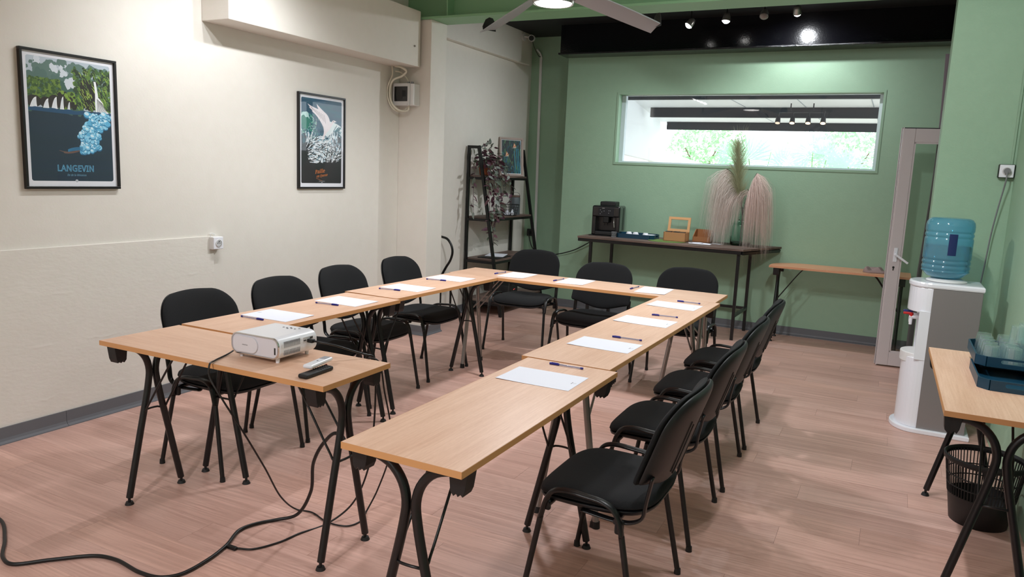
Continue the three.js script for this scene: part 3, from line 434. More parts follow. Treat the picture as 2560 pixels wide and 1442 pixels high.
poster('framed poster of a white seabird over breaking waves', -4.597, (c, w, h) => {
  const R = rng(33); inner(c, w, h); c.fillStyle = '#164a63'; c.fillRect(0, 0, w, h);
  for (let i = 0; i < 60; i++) { c.fillStyle = `rgba(${20 + R() * 20},${80 + R() * 40},${100 + R() * 40},0.3)`; c.fillRect(R() * w, R() * 420, 80 + R() * 300, 4 + R() * 22); }
  for (let i = 0; i < 130; i++) { c.strokeStyle = ['#2f8a7a', '#4aa38a', '#1f5f5c', '#bfe0d4'][Math.floor(R() * 4)]; c.lineWidth = 2 + R() * 6; const x = R() * 270, y = 230 + R() * 230; c.beginPath(); c.arc(x, y, 10 + R() * 40, R() * 6, R() * 6 + 2); c.stroke(); }
  blob(c, R, 95, 250, 70, '#bfe0dc', 16, 0.3); blob(c, R, 95, 300, 74, '#2f7f6e', 14, 0.5);
  c.fillStyle = '#e6f1f4'; c.beginPath(); c.moveTo(420, 270); c.quadraticCurveTo(560, 240, w, 330); c.lineTo(w, 470); c.lineTo(430, 430); c.fill();
  for (let i = 0; i < 60; i++) { const a = -0.3 + R() * 1.6; c.strokeStyle = ['#17505f', '#1d6b78', '#0f3a4a'][i % 3]; c.lineWidth = 3 + R() * 5; c.beginPath(); c.moveTo(430 + R() * 60, 470 + R() * 60); c.quadraticCurveTo(540, 400 - a * 60, 600 + R() * 120, 330 + a * 110); c.stroke(); }
  c.fillStyle = '#1d2226'; c.fillRect(0, 470, w, h); for (let i = 0; i < 50; i++) blob(c, R, R() * w, 455 + R() * 50, 14 + R() * 26, ['#1d2226', '#15505c', '#23303a'][i % 3], 7, 0.9);
  for (let i = 0; i < 520; i++) { const u = R(), y0 = 430 + u * 300, x = 90 + u * 60 + R() * (560 - u * 60); if (y0 > 760 - Math.abs(x - 220) * 0.1) continue; const a = -1.2 + 0.9 * Math.sin(x * 0.012 + y0 * 0.008) + R() * 0.7, L = 20 + R() * 70; c.strokeStyle = R() < 0.78 ? '#e9eef2' : '#8fb4c4'; c.lineWidth = 2 + R() * 9; c.lineCap = 'round'; c.beginPath(); c.moveTo(x, y0); c.quadraticCurveTo(x + Math.cos(a) * L * 0.6 + 14, y0 + Math.sin(a) * L * 0.5, x + Math.cos(a) * L, y0 + Math.sin(a) * L); c.stroke(); }
  for (let i = 0; i < 130; i++) { const x = 110 + R() * 560, y = 500 + R() * 210; c.strokeStyle = '#20262b'; c.lineWidth = 2 + R() * 5; c.beginPath(); c.moveTo(x, y); c.lineTo(x + 20 + R() * 40, y - 14 + R() * 40); c.stroke(); }
  c.fillStyle = '#1b1f22'; c.beginPath(); c.moveTo(0, 640); c.lineTo(110, 600); c.quadraticCurveTo(140, 720, 230, 790); c.quadraticCurveTo(330, 770, 400, 735); c.quadraticCurveTo(520, 700, 600, 740); c.lineTo(w, 720); c.lineTo(w, h); c.lineTo(0, h); c.fill();
  c.fillStyle = '#efe6ea'; c.beginPath(); c.moveTo(622, 258); c.lineTo(584, 246); c.quadraticCurveTo(556, 240, 540, 262); c.quadraticCurveTo(522, 282, 508, 286); c.quadraticCurveTo(500, 215, 440, 180); c.quadraticCurveTo(360, 140, 282, 88); c.quadraticCurveTo(286, 118, 312, 142); c.quadraticCurveTo(220, 130, 132, 96); c.lineTo(172, 130); c.lineTo(160, 136); c.lineTo(212, 164); c.lineTo(204, 172); c.lineTo(262, 204); c.quadraticCurveTo(330, 250, 382, 318); c.quadraticCurveTo(418, 372, 392, 420); c.quadraticCurveTo(380, 458, 374, 500); c.quadraticCurveTo(420, 430, 450, 388); c.quadraticCurveTo(500, 360, 530, 320); c.quadraticCurveTo(556, 290, 572, 272); c.closePath(); c.fill();
  c.strokeStyle = '#4a3c44'; c.lineWidth = 3; for (let k = 0; k < 9; k++) { c.beginPath(); c.moveTo(190 + k * 27, 128 + k * 9); c.lineTo(232 + k * 25, 160 + k * 16); c.stroke(); } c.fillStyle = '#222'; c.beginPath(); c.arc(566, 258, 6, 0, 7); c.fill(); c.strokeStyle = '#c7b9a0'; c.lineWidth = 3; c.beginPath(); c.moveTo(268, 250); c.quadraticCurveTo(300, 290, 262, 340); c.stroke();
  c.strokeStyle = c.fillStyle = '#c9702c'; c.save(); c.translate(330, 845); c.rotate(-0.12); c.font = 'italic bold 58px serif'; c.textAlign = 'center'; c.fillText('Paille', 10, 0); c.font = 'italic bold 40px serif'; c.fillText('en Queue', 40, 44); c.lineWidth = 3; c.beginPath(); c.moveTo(-60, 50); c.quadraticCurveTo(20, 80, 40, 96); c.stroke(); c.restore();
  c.fillStyle = '#c9cdd2'; c.font = '13px sans-serif'; c.textAlign = 'center'; c.fillText('île de la Réunion', 372, 938); c.restore();
  c.fillStyle = '#e9e9f0'; c.beginPath(); c.arc(372, 956, 11, 0, 7); c.fill(); c.strokeStyle = '#26323c'; c.lineWidth = 3; c.beginPath(); c.arc(372, 956, 6, 0, 7); c.stroke();
});

// ---------------------------------------------------------------- electrical fittings
function socketFace(t, x, y, z, face) { // round French socket on a white plate, facing +z before turning
  mesh('plate', bx(-0.04, 0.04, -0.04, 0.04, 0.045, 0.053, 0.006).translate(x, y, z), face, t);
  mesh('well', [lathe([[0.022, 0.0], [0.026, 0.0], [0.026, 0.004], [0.022, 0.004]], 24).rotateX(H).translate(x, y, z + 0.053)], M.whiteMat, t);
  mesh('recess', cyl(0.0215, 0.0215, 0.002, 0, 0, 0, 24).rotateX(H).translate(x, y, z + 0.0538), std({ color: 0xc8c8ca, roughness: 0.5 }), t);
  mesh('contacts', [cyl(0.003, 0.003, 0.003, 0, 0, 0, 8).rotateX(H).translate(x - 0.009, y, z + 0.055), cyl(0.003, 0.003, 0.003, 0, 0, 0, 8).rotateX(H).translate(x + 0.009, y, z + 0.055), cyl(0.0028, 0.0028, 0.012, 0, 0, 0, 8).rotateX(H).translate(x, y + 0.011, z + 0.058)], std({ color: 0x5a5a5c, roughness: 0.4, metalness: 0.5 }), t);
}
{ const t = thing('power_socket', 'white surface-mounted wall socket at the end of the plaster ledge', 'socket', [XL, 0.962, -3.54], H);
  mesh('back_box', bx(-0.042, 0.042, -0.042, 0.042, 0, 0.046, 0.005), M.whiteMat, t); socketFace(t, 0, 0, 0, M.white);
  mesh('stub_wire', tube([V(-0.03, 0.042, 0.012), V(-0.035, 0.06, 0.012), V(-0.01, 0.062, 0.01), V(0.01, 0.05, 0.008)], 0.003, 16, 6), M.whiteMat, t); }
{ const t = thing('fuse_box', 'white fuse box with a smoked door in the corner under the duct', 'fuse box', [-3.925, 2.14, -5.62], 0);
  mesh('enclosure', bx(-0.09, 0.115, -0.095, 0.09, 0, 0.1, 0.008), M.whiteMat, t);
  mesh('cover', bx(-0.092, 0.085, -0.098, 0.092, 0.096, 0.118, 0.008), std({ color: 0xd2d1d0, roughness: 0.45 }), t);
  const d = mesh('smoked_door', bx(-0.072, 0.065, -0.062, 0.064, 0.114, 0.123, 0.004), phy({ color: 0x17171c, roughness: 0.12, clearcoat: 0.6 }), t);
  mesh('breaker_slot', [bx(0.02, 0.05, -0.022, 0.03, 0.1225, 0.1245, 0.0008), bx(0.012, 0.015, -0.04, 0.04, 0.1225, 0.124)], M.blackPlastic, d);
  mesh('cable_gland', [cyl(0.012, 0.014, 0.02, 0.03, 0.1, 0.055, 10), cyl(0.012, 0.014, 0.02, 0.07, 0.1, 0.055, 10)], std({ color: 0x8c8c8e, roughness: 0.5 }), t);
  mesh('screw', [cyl(0.004, 0.004, 0.003, 0, 0, 0, 8).rotateX(H).translate(0.066, 0.084, 0.119), cyl(0.004, 0.004, 0.003, 0, 0, 0, 8).rotateX(H).translate(0.066, -0.088, 0.119)], M.chrome, t); }
single('cable_loop', 'pale electric cables looping from the duct round the fuse box', 'cable', [
  tube([V(-3.97, 2.37, -5.47), V(-3.9, 2.358, -5.46), V(-3.875, 2.33, -5.5), V(-3.91, 2.29, -5.49), V(-3.985, 2.25, -5.46), V(-4.015, 2.15, -5.455), V(-3.985, 2.05, -5.46), V(-3.94, 2.0, -5.5), V(-3.895, 2.005, -5.56), V(-3.885, 2.045, -5.565)], 0.0095, 70, 8),
  tube([V(-3.99, 2.37, -5.45), V(-3.985, 2.3, -5.45), V(-4.018, 2.2, -5.435), V(-4.022, 2.12, -5.435), V(-3.99, 2.02, -5.46), V(-3.95, 1.992, -5.53), V(-3.9, 2.03, -5.57)], 0.006, 60, 8),
  tube([V(-3.975, 2.33, -5.48), V(-3.93, 2.32, -5.5), V(-3.9, 2.285, -5.53), V(-3.895, 2.25, -5.565)], 0.005, 30, 8)], std({ color: 0xe0d9c8, roughness: 0.5 }));
{ const t = thing('power_socket', 'white socket in a dark box with a grey plug, on the green pier', 'socket', [0.612, 1.65, -5.8], 0);
  mesh('back_box', bx(-0.045, 0.045, -0.043, 0.043, 0, 0.044, 0.006), std({ color: 0x2a3029, roughness: 0.5 }), t); socketFace(t, 0, 0, 0, M.white);
  mesh('conduit', bx(0.018, 0.032, 0.04, 1.58, 0, 0.012, 0.002), M.green, t); }
single('plugged_cord', 'grey plug and cord running down from the pier socket to the water cooler', 'cord', [cyl(0.019, 0.017, 0.03, 0, 0, 0, 16).rotateX(H).translate(0.612, 1.65, -5.731), tube([V(0.612, 1.645, -5.715), V(0.611, 1.6, -5.705), V(0.606, 1.54, -5.72), V(0.592, 1.42, -5.735), V(0.575, 1.25, -5.745), V(0.562, 1.02, -5.75), V(0.55, 0.86, -5.75), V(0.53, 0.7, -5.7), V(0.525, 0.5, -5.55)], 0.0045, 80, 8)], std({ color: 0x77787a, roughness: 0.5 }));
{ const t = thing('power_socket', 'dark socket low on the recessed green wall behind the ladder shelf', 'socket', [-3.935, 0.79, -8.28], 0);
  mesh('back_box', bx(-0.042, 0.042, -0.042, 0.042, 0, 0.035, 0.005), M.blackPlastic, t); mesh('plug', cyl(0.02, 0.018, 0.045, 0, 0, 0, 14).rotateX(H).translate(0.0, 0.0, 0.055), M.blackPlastic, t); }
single('black_cord', 'black cord sagging from the recess socket to the coffee machine table', 'cord', tube([V(-3.93, 0.785, -8.2), V(-3.86, 0.7, -8.1), V(-3.75, 0.62, -7.98), V(-3.5, 0.585, -7.86), V(-3.2, 0.66, -7.84), V(-2.98, 0.78, -7.82), V(-2.9, 0.83, -7.8)], 0.006, 50, 8), M.blackPlastic);
single('cable_trunking', 'white cable trunking running down the recessed green wall', 'trunking', [sq(V(-3.905, 2.86, -8.271), V(-3.872, 0.62, -8.271), 0.03, 0.014), tube([V(-3.9, 2.86, -8.268), V(-3.905, 2.9, -8.24), V(-3.93, 2.94, -8.2)], 0.012, 14, 8)], M.whiteMat);
{ const t = thing('security_camera', 'small white bullet camera high in the alcove corner', 'camera', [-3.965, 3.0, -7.95], 0);
  mesh('mount', cyl(0.04, 0.045, 0.014, 0, 0, 0, 24).rotateZ(H).translate(0.008, 0.03, 0.05), M.whiteMat, t); mesh('arm', bar(V(0.01, 0.035, 0.05), V(0.06, 0.035, -0.01), 0.011), M.whiteMat, t);
  const q = new THREE.Quaternion().setFromUnitVectors(V(0, 0, 1), V(0.32, -0.12, 0.95).normalize());
  mesh('body', lathe([[0.0, -0.06], [0.03, -0.055], [0.036, -0.03], [0.036, 0.05], [0.033, 0.054], [0.03, 0.05], [0.0, 0.046]], 24).rotateX(H).applyQuaternion(q).translate(0.085, 0.02, 0.0), M.whiteMat, t);
  mesh('lens', cyl(0.029, 0.029, 0.004, 0, 0, 0, 20).rotateX(H).translate(0, 0, 0.049).applyQuaternion(q).translate(0.085, 0.02, 0.0), M.blackPlastic, t);
  mesh('lead', tube([V(0.07, 0.0, -0.04), V(0.068, -0.07, -0.12), V(0.062, -0.14, -0.26), V(0.06, -0.13, -0.32)], 0.004, 30, 6), std({ color: 0x3a3a34, roughness: 0.6 }), t); }

// ---------------------------------------------------------------- projector, remotes and cables
{ const t = thing('projector', 'white projector standing on the front left table', 'projector', [-2.172, 0.74, -2.208], 0.01);
  const o = rrect(0.25, 0.088, 0.034, 0, 0.059, 10); const bodyG = extr(o, 0.215, 0.006).translate(0, 0, -0.108);
  mesh('body', bodyG, M.white, t);
  mesh('chrome_rim', extr(rrect(0.247, 0.085, 0.033, 0, 0.059, 10), 0.008, 0.001, [rrect(0.236, 0.074, 0.028, 0, 0.059, 10)]).translate(0, 0, 0.104), M.chrome, t);
  mesh('front_panel', extr(rrect(0.236, 0.074, 0.028, 0, 0.059, 10), 0.006, 0.0015).translate(0, 0, 0.1035), phy({ color: 0xdedbe2, roughness: 0.4 }), t);
  const cv = mesh('lens_cover', extr(rrect(0.128, 0.064, 0.031, -0.045, 0.059, 10), 0.009, 0.002).translate(0, 0, 0.107), phy({ color: 0xe3e0e6, roughness: 0.35 }), t);
  const logo = ctex(256, 64, (c, w, h) => { c.fillStyle = '#e3e0e6'; c.fillRect(0, 0, w, h); c.fillStyle = '#2b2b30'; c.font = 'bold 40px sans-serif'; c.textAlign = 'center'; c.fillText('cheerlux', w / 2, 46); });
  mesh('logo', new THREE.PlaneGeometry(0.045, 0.0112).translate(-0.045, 0.058, 0.1164), std({ map: logo, roughness: 0.35 }), cv);
  mesh('sensor_window', bx(0.1, 0.108, 0.036, 0.064, 0.107, 0.1105, 0.002), M.blackPlastic, t);
  const slots = []; for (let r = 0; r < 2; r++) for (let i = 0; i < 14; i++) slots.push(bx(0.1235, 0.1258, r ? 0.032 : 0.062, r ? 0.052 : 0.086, 0.082 - i * 0.0066, 0.079 - i * 0.0066 + 0.0004));
  mesh('vent_slots', slots, std({ color: 0x8f8f95, roughness: 0.7 }), t).userData.label = 'rows of grey vent slots';
  mesh('port_panel', bx(0.121, 0.1254, 0.06, 0.084, -0.082, -0.024, 0.001), std({ color: 0xd8d6da, roughness: 0.5 }), t);
  mesh('port', [cyl(0.0028, 0.0028, 0.003, 0, 0, 0, 10).rotateZ(H).translate(0.1255, 0.071, -0.03), cyl(0.0028, 0.0028, 0.003, 0, 0, 0, 10).rotateZ(H).translate(0.1255, 0.071, -0.038), bx(0.1245, 0.1262, 0.074, 0.08, -0.08, -0.064)], M.blackPlastic, t);
  mesh('button', [[-0.012, -0.02], [0.0, -0.03], [0.012, -0.02], [0.0, -0.01], [0.03, -0.02], [-0.03, -0.02], [0.04, -0.035]].map(([x, z]) => cyl(0.0045, 0.0045, 0.0012, 0.02 + x, 0.1034, -0.04 + z, 10)), std({ color: 0x6b6b72, roughness: 0.5 }), t);
  for (const [x, z] of [[0.098, 0.088], [-0.09, 0.088], [0.09, -0.085], [-0.09, -0.085]]) mesh('foot', cyl(0.009, 0.007, 0.018, x, 0.009, z, 12), M.white, t); }
{ const t = thing('remote_control', 'black remote control lying beside the projector', 'remote', [-1.848, 0.74, -2.085], 0.06);
  mesh('body', bx(-0.021, 0.021, 0.0005, 0.017, -0.08, 0.08, 0.007), M.blackPlastic, t); const b = []; for (let i = 0; i < 6; i++) for (let j = 0; j < 3; j++) b.push(cyl(0.0038, 0.0038, 0.0022, -0.012 + j * 0.012, 0.0178, -0.066 + i * 0.013, 8)); mesh('keys', b, std({ color: 0x2c2c30, roughness: 0.6 }), t); mesh('power_key', cyl(0.004, 0.004, 0.0024, -0.012, 0.0182, -0.076, 8), std({ color: 0x9c2626, roughness: 0.5 }), t); }
{ const t = thing('remote_control', 'white remote control resting on the black one', 'remote', [-1.878, 0.7565, -2.125], 0.16);
  mesh('body', bx(-0.02, 0.02, 0.002, 0.017, -0.075, 0.075, 0.007).translate(0.004, 0.006, 0), M.white, t); mesh('keypad', bx(-0.013, 0.013, 0.0225, 0.0242, -0.066, -0.028, 0.002).translate(0.004, 0, 0), std({ color: 0x9a9aa2, roughness: 0.5 }), t); mesh('key', cyl(0.0035, 0.0035, 0.002, 0.004, 0.0235, 0.004, 10), std({ color: 0x8a8a90, roughness: 0.5 }), t); }
const cableM = std({ color: 0x0e0d0e, roughness: 0.45 });
const F = (y, list) => list.map(([x, z]) => V(x, y, z));
single('extension_lead', 'thick black lead snaking over the floor at the lower left', 'cable', tube([V(-3.6, 0.008, -1.5), ...F(0.008, [[-3.3, -1.64], [-3.145, -1.649], [-2.96, -1.564], [-2.828, -1.484], [-2.755, -1.475], [-2.665, -1.567], [-2.556, -1.667], [-2.468, -1.687], [-2.315, -1.674], [-2.227, -1.689], [-2.183, -1.738], [-2.181, -1.863], [-2.207, -1.973], [-2.261, -2.095], [-2.246, -2.167], [-2.2, -2.24]]), V(-2.13, 0.03, -2.28), V(-2.04, 0.16, -2.27), V(-1.98, 0.32, -2.22), V(-1.9, 0.43, -2.19), V(-1.82, 0.49, -2.17), V(-1.765, 0.46, -2.165)], 0.0072, 260, 8), cableM);
single('projector_power_cable', 'thin black cable hanging from the projector over the table edge to the floor', 'cable', tube([V(-2.3, 0.79, -2.27), V(-2.32, 0.775, -2.2), V(-2.31, 0.748, -2.1), V(-2.27, 0.746, -1.99), V(-2.245, 0.744, -1.944), V(-2.238, 0.7, -1.937), V(-2.19, 0.62, -1.95), V(-2.15, 0.5, -2.0), V(-2.15, 0.3, -2.12), V(-2.19, 0.1, -2.26), V(-2.2, 0.006, -2.36), ...F(0.005, [[-2.13, -2.375], [-2.006, -2.339], [-1.914, -2.358], [-1.898, -2.432], [-1.93, -2.5]]), V(-1.9, 0.1, -2.54), V(-1.8, 0.35, -2.5), V(-1.79, 0.6, -2.43), V(-1.8, 0.735, -2.396), V(-1.83, 0.746, -2.37)], 0.0036, 220, 6), cableM);
single('video_cable', 'black video cable plugged into the side of the projector', 'cable', [bx(-2.047, -2.02, 0.8, 0.815, -2.275, -2.255, 0.003), tube([V(-2.025, 0.808, -2.265), V(-1.99, 0.806, -2.27), V(-1.94, 0.795, -2.3), V(-1.89, 0.772, -2.345), V(-1.85, 0.755, -2.38), V(-1.835, 0.742, -2.41), V(-1.83, 0.68, -2.42), V(-1.84, 0.45, -2.43), V(-1.86, 0.25, -2.42), V(-1.93, 0.08, -2.4), V(-2.0, 0.006, -2.33), ...F(0.005, [[-2.04, -2.2], [-2.055, -2.11], [-2.105, -2.01], [-2.16, -1.985]])], 0.0042, 160, 6), bx(-2.2, -2.155, 0.0005, 0.013, -1.985, -1.968, 0.003)], cableM);

// ---------------------------------------------------------------- ladder shelf in the alcove
{ const x0 = -4.0, zN = -6.83, zF = -7.86, top = 1.765; const t = thing('ladder_shelf', 'black metal ladder shelf with wooden boards in the alcove', 'shelf', [-3.8, 0, -7.345]);
  const L = (x, z) => [x + 3.8, z + 7.345]; const fx = (y) => -3.885 + (1.765 - y) * 0.186; // front posts lean out towards the floor
  for (const z of [zN, zF]) {
    const [a, b] = L(x0, z); mesh('rear_upright', bx(a - 0.014, a + 0.014, 0, top, b - 0.014, b + 0.014, 0.002), M.blackSteel, t);
    const [c0] = L(fx(0), z), [c1] = L(fx(top), z); mesh('front_upright', sq(V(c0, 0, b), V(c1, top, b), 0.028, 0.028), M.blackSteel, t);
    mesh('top_tie', bx(a, c1, top - 0.03, top, b - 0.013, b + 0.013), M.blackSteel, t);
  }
  for (const y of [1.445, 1.015, 0.575, 0.14]) {
    const [a] = L(x0, 0), [c] = L(fx(y), 0); const za = zN + 7.345, zb = zF + 7.345;
    mesh('shelf_board', mUV(bx(a - 0.012, c + 0.006, y, y + 0.018, zb + 0.014, za - 0.014)), M.dark, t);
    mesh('shelf_rail', [bx(c - 0.012, c + 0.012, y - 0.026, y, zb, za), bx(a - 0.012, a + 0.012, y - 0.026, y, zb, za), bx(a, c, y - 0.026, y, za - 0.012, za + 0.012), bx(a, c, y - 0.026, y, zb - 0.012, zb + 0.012)], M.blackSteel, t);
  }
}
{ // trailing purple and silver plant
  const t = thing('trailing_plant', 'trailing purple and silver-leaved plant in an orange pot on the ladder shelf', 'plant', [-3.9, 1.463, -7.0]);
  mesh('pot', lathe([[0.0, 0.0], [0.05, 0.0], [0.055, 0.01], [0.07, 0.11], [0.074, 0.112], [0.074, 0.13], [0.066, 0.13], [0.062, 0.1], [0.0, 0.095]], 28), std({ color: 0xa85a35, roughness: 0.7 }), t);
  const R = rng(77); const stemM = std({ color: 0x5b3b45, roughness: 0.7 }); const leafMs = [0x4b2b3a, 0x5a3344, 0x6b4a52, 0x5d6a5a, 0x8d9690, 0x6f7b70].map((c) => phy({ color: c, roughness: 0.55, transmission: 0.12, thickness: 0 }));
  const leaf = (() => { const P = [], I = [], n = 6; for (let i = 0; i <= n; i++) { const s = i / n, w = 0.0135 * Math.pow(Math.sin(Math.PI * Math.pow(s, 0.75)), 0.8), y = -0.012 * s * s; for (const q of [-1, 0, 1]) P.push(q * w, y + (q ? 0.004 : 0), s * 0.055); } for (let i = 0; i < n; i++) for (let k = 0; k < 2; k++) { const a = i * 3 + k; I.push(a, a + 3, a + 1, a + 1, a + 3, a + 4); } const g = new THREE.BufferGeometry(); g.setAttribute('position', new THREE.Float32BufferAttribute(P, 3)); g.setIndex(I); g.computeVertexNormals(); return g; })();
  const runs = [ // trailing stems: end points relative to the pot
    [0.2, -0.72, 0.14], [0.17, -0.5, -0.02], [0.16, -0.6, 0.1], [0.14, -0.36, -0.12], [0.2, -0.3, -0.2], [0.15, -0.43, 0.03], [0.12, -0.24, 0.12], [0.16, -0.2, -0.16], [0.1, -0.12, 0.12], [0.14, -0.66, 0.18], [0.02, -0.4, 0.27], [0.12, -0.1, -0.24], [0.18, -0.55, 0.05]];
  const stems = []; let nl = 0;
  const putLeaf = (p, dir) => { if (nl > 285) return; nl++; const m = mesh('leaf', leaf, leafMs[Math.floor(R() * leafMs.length)], t); m.position.copy(p); m.quaternion.setFromUnitVectors(V(0, 0, 1), dir.normalize()); m.rotateZ((R() - 0.5) * 2.4); const s = 0.8 + R() * 0.75; m.scale.set(s, s, s); };
  for (const [ex, ey, ez] of runs) { const up = 0.16 + R() * 0.06; const c = new THREE.CatmullRomCurve3([V(0, 0.1, 0), V(ex * 0.35, up, ez * 0.4), V(ex * 0.8, 0.1, ez * 0.8), V(ex + R() * 0.03, ey * 0.4, ez), V(ex + (R() - 0.5) * 0.05, ey, ez + (R() - 0.5) * 0.08)]); stems.push(new THREE.TubeGeometry(c, 30, 0.0022, 5)); const n = Math.round(8 + Math.abs(ey) * 22); for (let i = 0; i < n; i++) { const u = 0.12 + 0.88 * (i + R() * 0.6) / n, p = c.getPointAt(Math.min(1, u)); putLeaf(p, V((R() - 0.35) * 1.6, -0.35 + (R() - 0.5) * 1.1, (R() - 0.5) * 2)); } }
  for (let i = 0; i < 46; i++) { const a = R() * 6.283, r = 0.03 + R() * 0.1; putLeaf(V(Math.cos(a) * r * 0.7 + 0.03, 0.1 + R() * 0.13, Math.sin(a) * r), V(Math.cos(a), 0.5 - R(), Math.sin(a))); }
  for (let i = 0; i < 18; i++) { const p = V(0.02 + R() * 0.05, 0.24 + R() * 0.1, 0.02 + (R() - 0.5) * 0.22); putLeaf(p, V(R() - 0.5, R() - 0.4, R() - 0.5)); }
  stems.push(tube([V(0, 0.1, 0), V(0.02, 0.22, 0.02), V(0.03, 0.3, 0.1), V(0.03, 0.28, 0.14)], 0.0022, 16, 5), tube([V(0, 0.1, 0), V(0.03, 0.24, -0.03), V(0.06, 0.31, -0.02), V(0.06, 0.33, 0.0)], 0.0022, 16, 5));
  mesh('stems', stems, stemM, t); }
{ const t = thing('framed_picture', 'small pale-framed picture of bird-of-paradise flowers on the ladder shelf', 'picture', [-3.905, 1.463, -7.62], H - 0.62); t.rotation.set(-0.1, H - 0.62, 0, 'YXZ');
  const w = 0.30, h = 0.43, b = 0.022; mesh('frame', [bx(-w / 2, w / 2, h - b, h, 0, 0.02, 0.002), bx(-w / 2, w / 2, 0, b, 0, 0.02, 0.002), bx(-w / 2, -w / 2 + b, b, h - b, 0, 0.02, 0.002), bx(w / 2 - b, w / 2, b, h - b, 0, 0.02, 0.002)], std({ color: 0xa9988f, roughness: 0.55 }), t);
  mesh('backing', bx(-w / 2 + b, w / 2 - b, b, h - b, 0.002, 0.008), M.whiteMat, t);
  mesh('print', new THREE.PlaneGeometry(w - 2 * b, h - 2 * b).translate(0, h / 2, 0.0095), std({ roughness: 0.5, map: ctex(360, 520, (c, W, Hh) => { const R = rng(9); c.fillStyle = '#e8e8ea'; c.fillRect(0, 0, W, Hh); c.save(); c.beginPath(); c.rect(12, 12, W - 24, Hh - 24); c.clip(); c.fillStyle = '#12313a'; c.fillRect(0, 0, W, Hh); for (let i = 0; i < 170; i++) { c.strokeStyle = ['#1f5a4a', '#17454f', '#2f6f5a', '#1c5f80', '#0e2530', '#4b7a52', '#241f2c'][Math.floor(R() * 7)]; c.lineWidth = 4 + R() * 14; const x = R() * W, y = R() * Hh; c.beginPath(); c.moveTo(x, y); c.quadraticCurveTo(x + 30 * (R() - 0.5), y - 60, x + 70 * (R() - 0.3), y - 110 * R()); c.stroke(); } c.strokeStyle = '#1e7f95'; c.lineWidth = 16; for (const x of [250, 290, 320]) { c.beginPath(); c.moveTo(x + 20, Hh); c.quadraticCurveTo(x - 10, 330, x - 20, 120 + R() * 60); c.stroke(); } c.strokeStyle = '#7f8f6a'; c.lineWidth = 5; c.beginPath(); c.moveTo(230, 430); c.lineTo(115, 240); c.stroke(); c.beginPath(); c.moveTo(265, 440); c.lineTo(240, 120); c.stroke(); for (const [x, y] of [[105, 235], [240, 105]]) { for (let k = 0; k < 7; k++) { c.fillStyle = ['#e08a3a', '#e9b18a', '#f0e0d4', '#d96a3f'][k % 4]; c.beginPath(); c.moveTo(x - 30, y + 16); c.lineTo(x - 10 + k * 9, y - 60 + k * 9); c.lineTo(x + 10, y + 8); c.fill(); } c.fillStyle = '#e9dcd2'; c.beginPath(); c.moveTo(x - 60, y + 26); c.lineTo(x + 30, y + 6); c.lineTo(x + 24, y + 18); c.fill(); } c.restore(); }) }), t);
  mesh('glazing', bx(-w / 2 + b, w / 2 - b, b, h - b, 0.013, 0.015), M.glass, t); }
{ const t = thing('wire_basket', 'small round black wire basket on the middle shelf', 'basket', [-3.8, 1.0335, -7.42]); const g = []; const r0 = 0.075, r1 = 0.105, h = 0.12;
  for (const [y, r] of [[0.004, r0], [0.03, r0 + 0.009], [0.06, r0 + 0.017], [0.09, r0 + 0.024], [h, r1]]) g.push(new THREE.TorusGeometry(r, y === h ? 0.003 : 0.0016, 5, 32).rotateX(H).translate(0, y, 0));
  for (let i = 0; i < 20; i++) { const a = i / 20 * 6.283; g.push(bar(V(Math.cos(a) * r0, 0.003, Math.sin(a) * r0), V(Math.cos(a) * r1, h, Math.sin(a) * r1), 0.0014, 5)); } for (let i = -3; i <= 3; i++) { const q = Math.sqrt(r0 * r0 - (i * 0.02) ** 2); g.push(bar(V(i * 0.02, 0.003, -q), V(i * 0.02, 0.003, q), 0.0014, 5)); }
  mesh('wire', g, M.blackSteel, t); }
for (const [dx, dz, s, l] of [[-0.02, 0.025, 1, 'white folded paper boat leaning left in the wire basket'], [0.015, -0.035, 0.9, 'white folded paper boat on the right in the wire basket'], [0.03, 0.01, 0.8, 'small white folded paper boat at the front of the wire basket']]) single('paper_boat', l, 'paper', extr([[-0.045, 0.03], [-0.03, 0], [0.03, 0], [0.045, 0.03], [0.02, 0.026], [0, 0.065], [-0.02, 0.026]], 0.02, 0.002).translate(0, 0, -0.01).rotateY(dx * 30 + 1.3).scale(s, s, s), M.paper, [-3.8 + dx, 1.0395, -7.42 + dz], 0, 'paper boats in the wire basket');
{ const t = thing('storage_tin', 'grey metal tin with a wooden lid on the middle shelf', 'tin', [-3.86, 1.0335, -7.66]); mesh('can', lathe([[0.0, 0], [0.058, 0], [0.058, 0.19], [0.05, 0.195], [0.0, 0.195]], 28), std({ color: 0x6d767c, roughness: 0.45, metalness: 0.4 }), t); mesh('lid', cyl(0.056, 0.054, 0.02, 0, 0.206, 0, 28), M.dark, t); mesh('bail', tube([V(0.058, 0.16, 0), V(0.05, 0.235, 0), V(0, 0.25, 0), V(-0.05, 0.235, 0), V(-0.058, 0.16, 0)], 0.002, 20, 6), M.blackSteel, t); }
single('tray_mat', 'flat black folder lying on the lower shelf', 'folder', bx(-0.12, 0.12, 0, 0.008, -0.17, 0.17, 0.002), M.blackPlastic, [-3.8, 0.5935, -7.1], 0.05);
single('paper_pile', 'white papers lying on the black folder on the lower shelf', 'paper', bx(-0.1, 0.1, 0, 0.006, -0.14, 0.14, 0.001), M.paper, [-3.83, 0.602, -7.2], 0.3);
single('wooden_board', 'oval wooden board lying at the far end of the lower shelf', 'board', cyl(0.105, 0.105, 0.014, 0, 0.007, 0, 32).scale(1, 1, 1.8), M.dark, [-3.79, 0.5935, -7.57], 0.1);
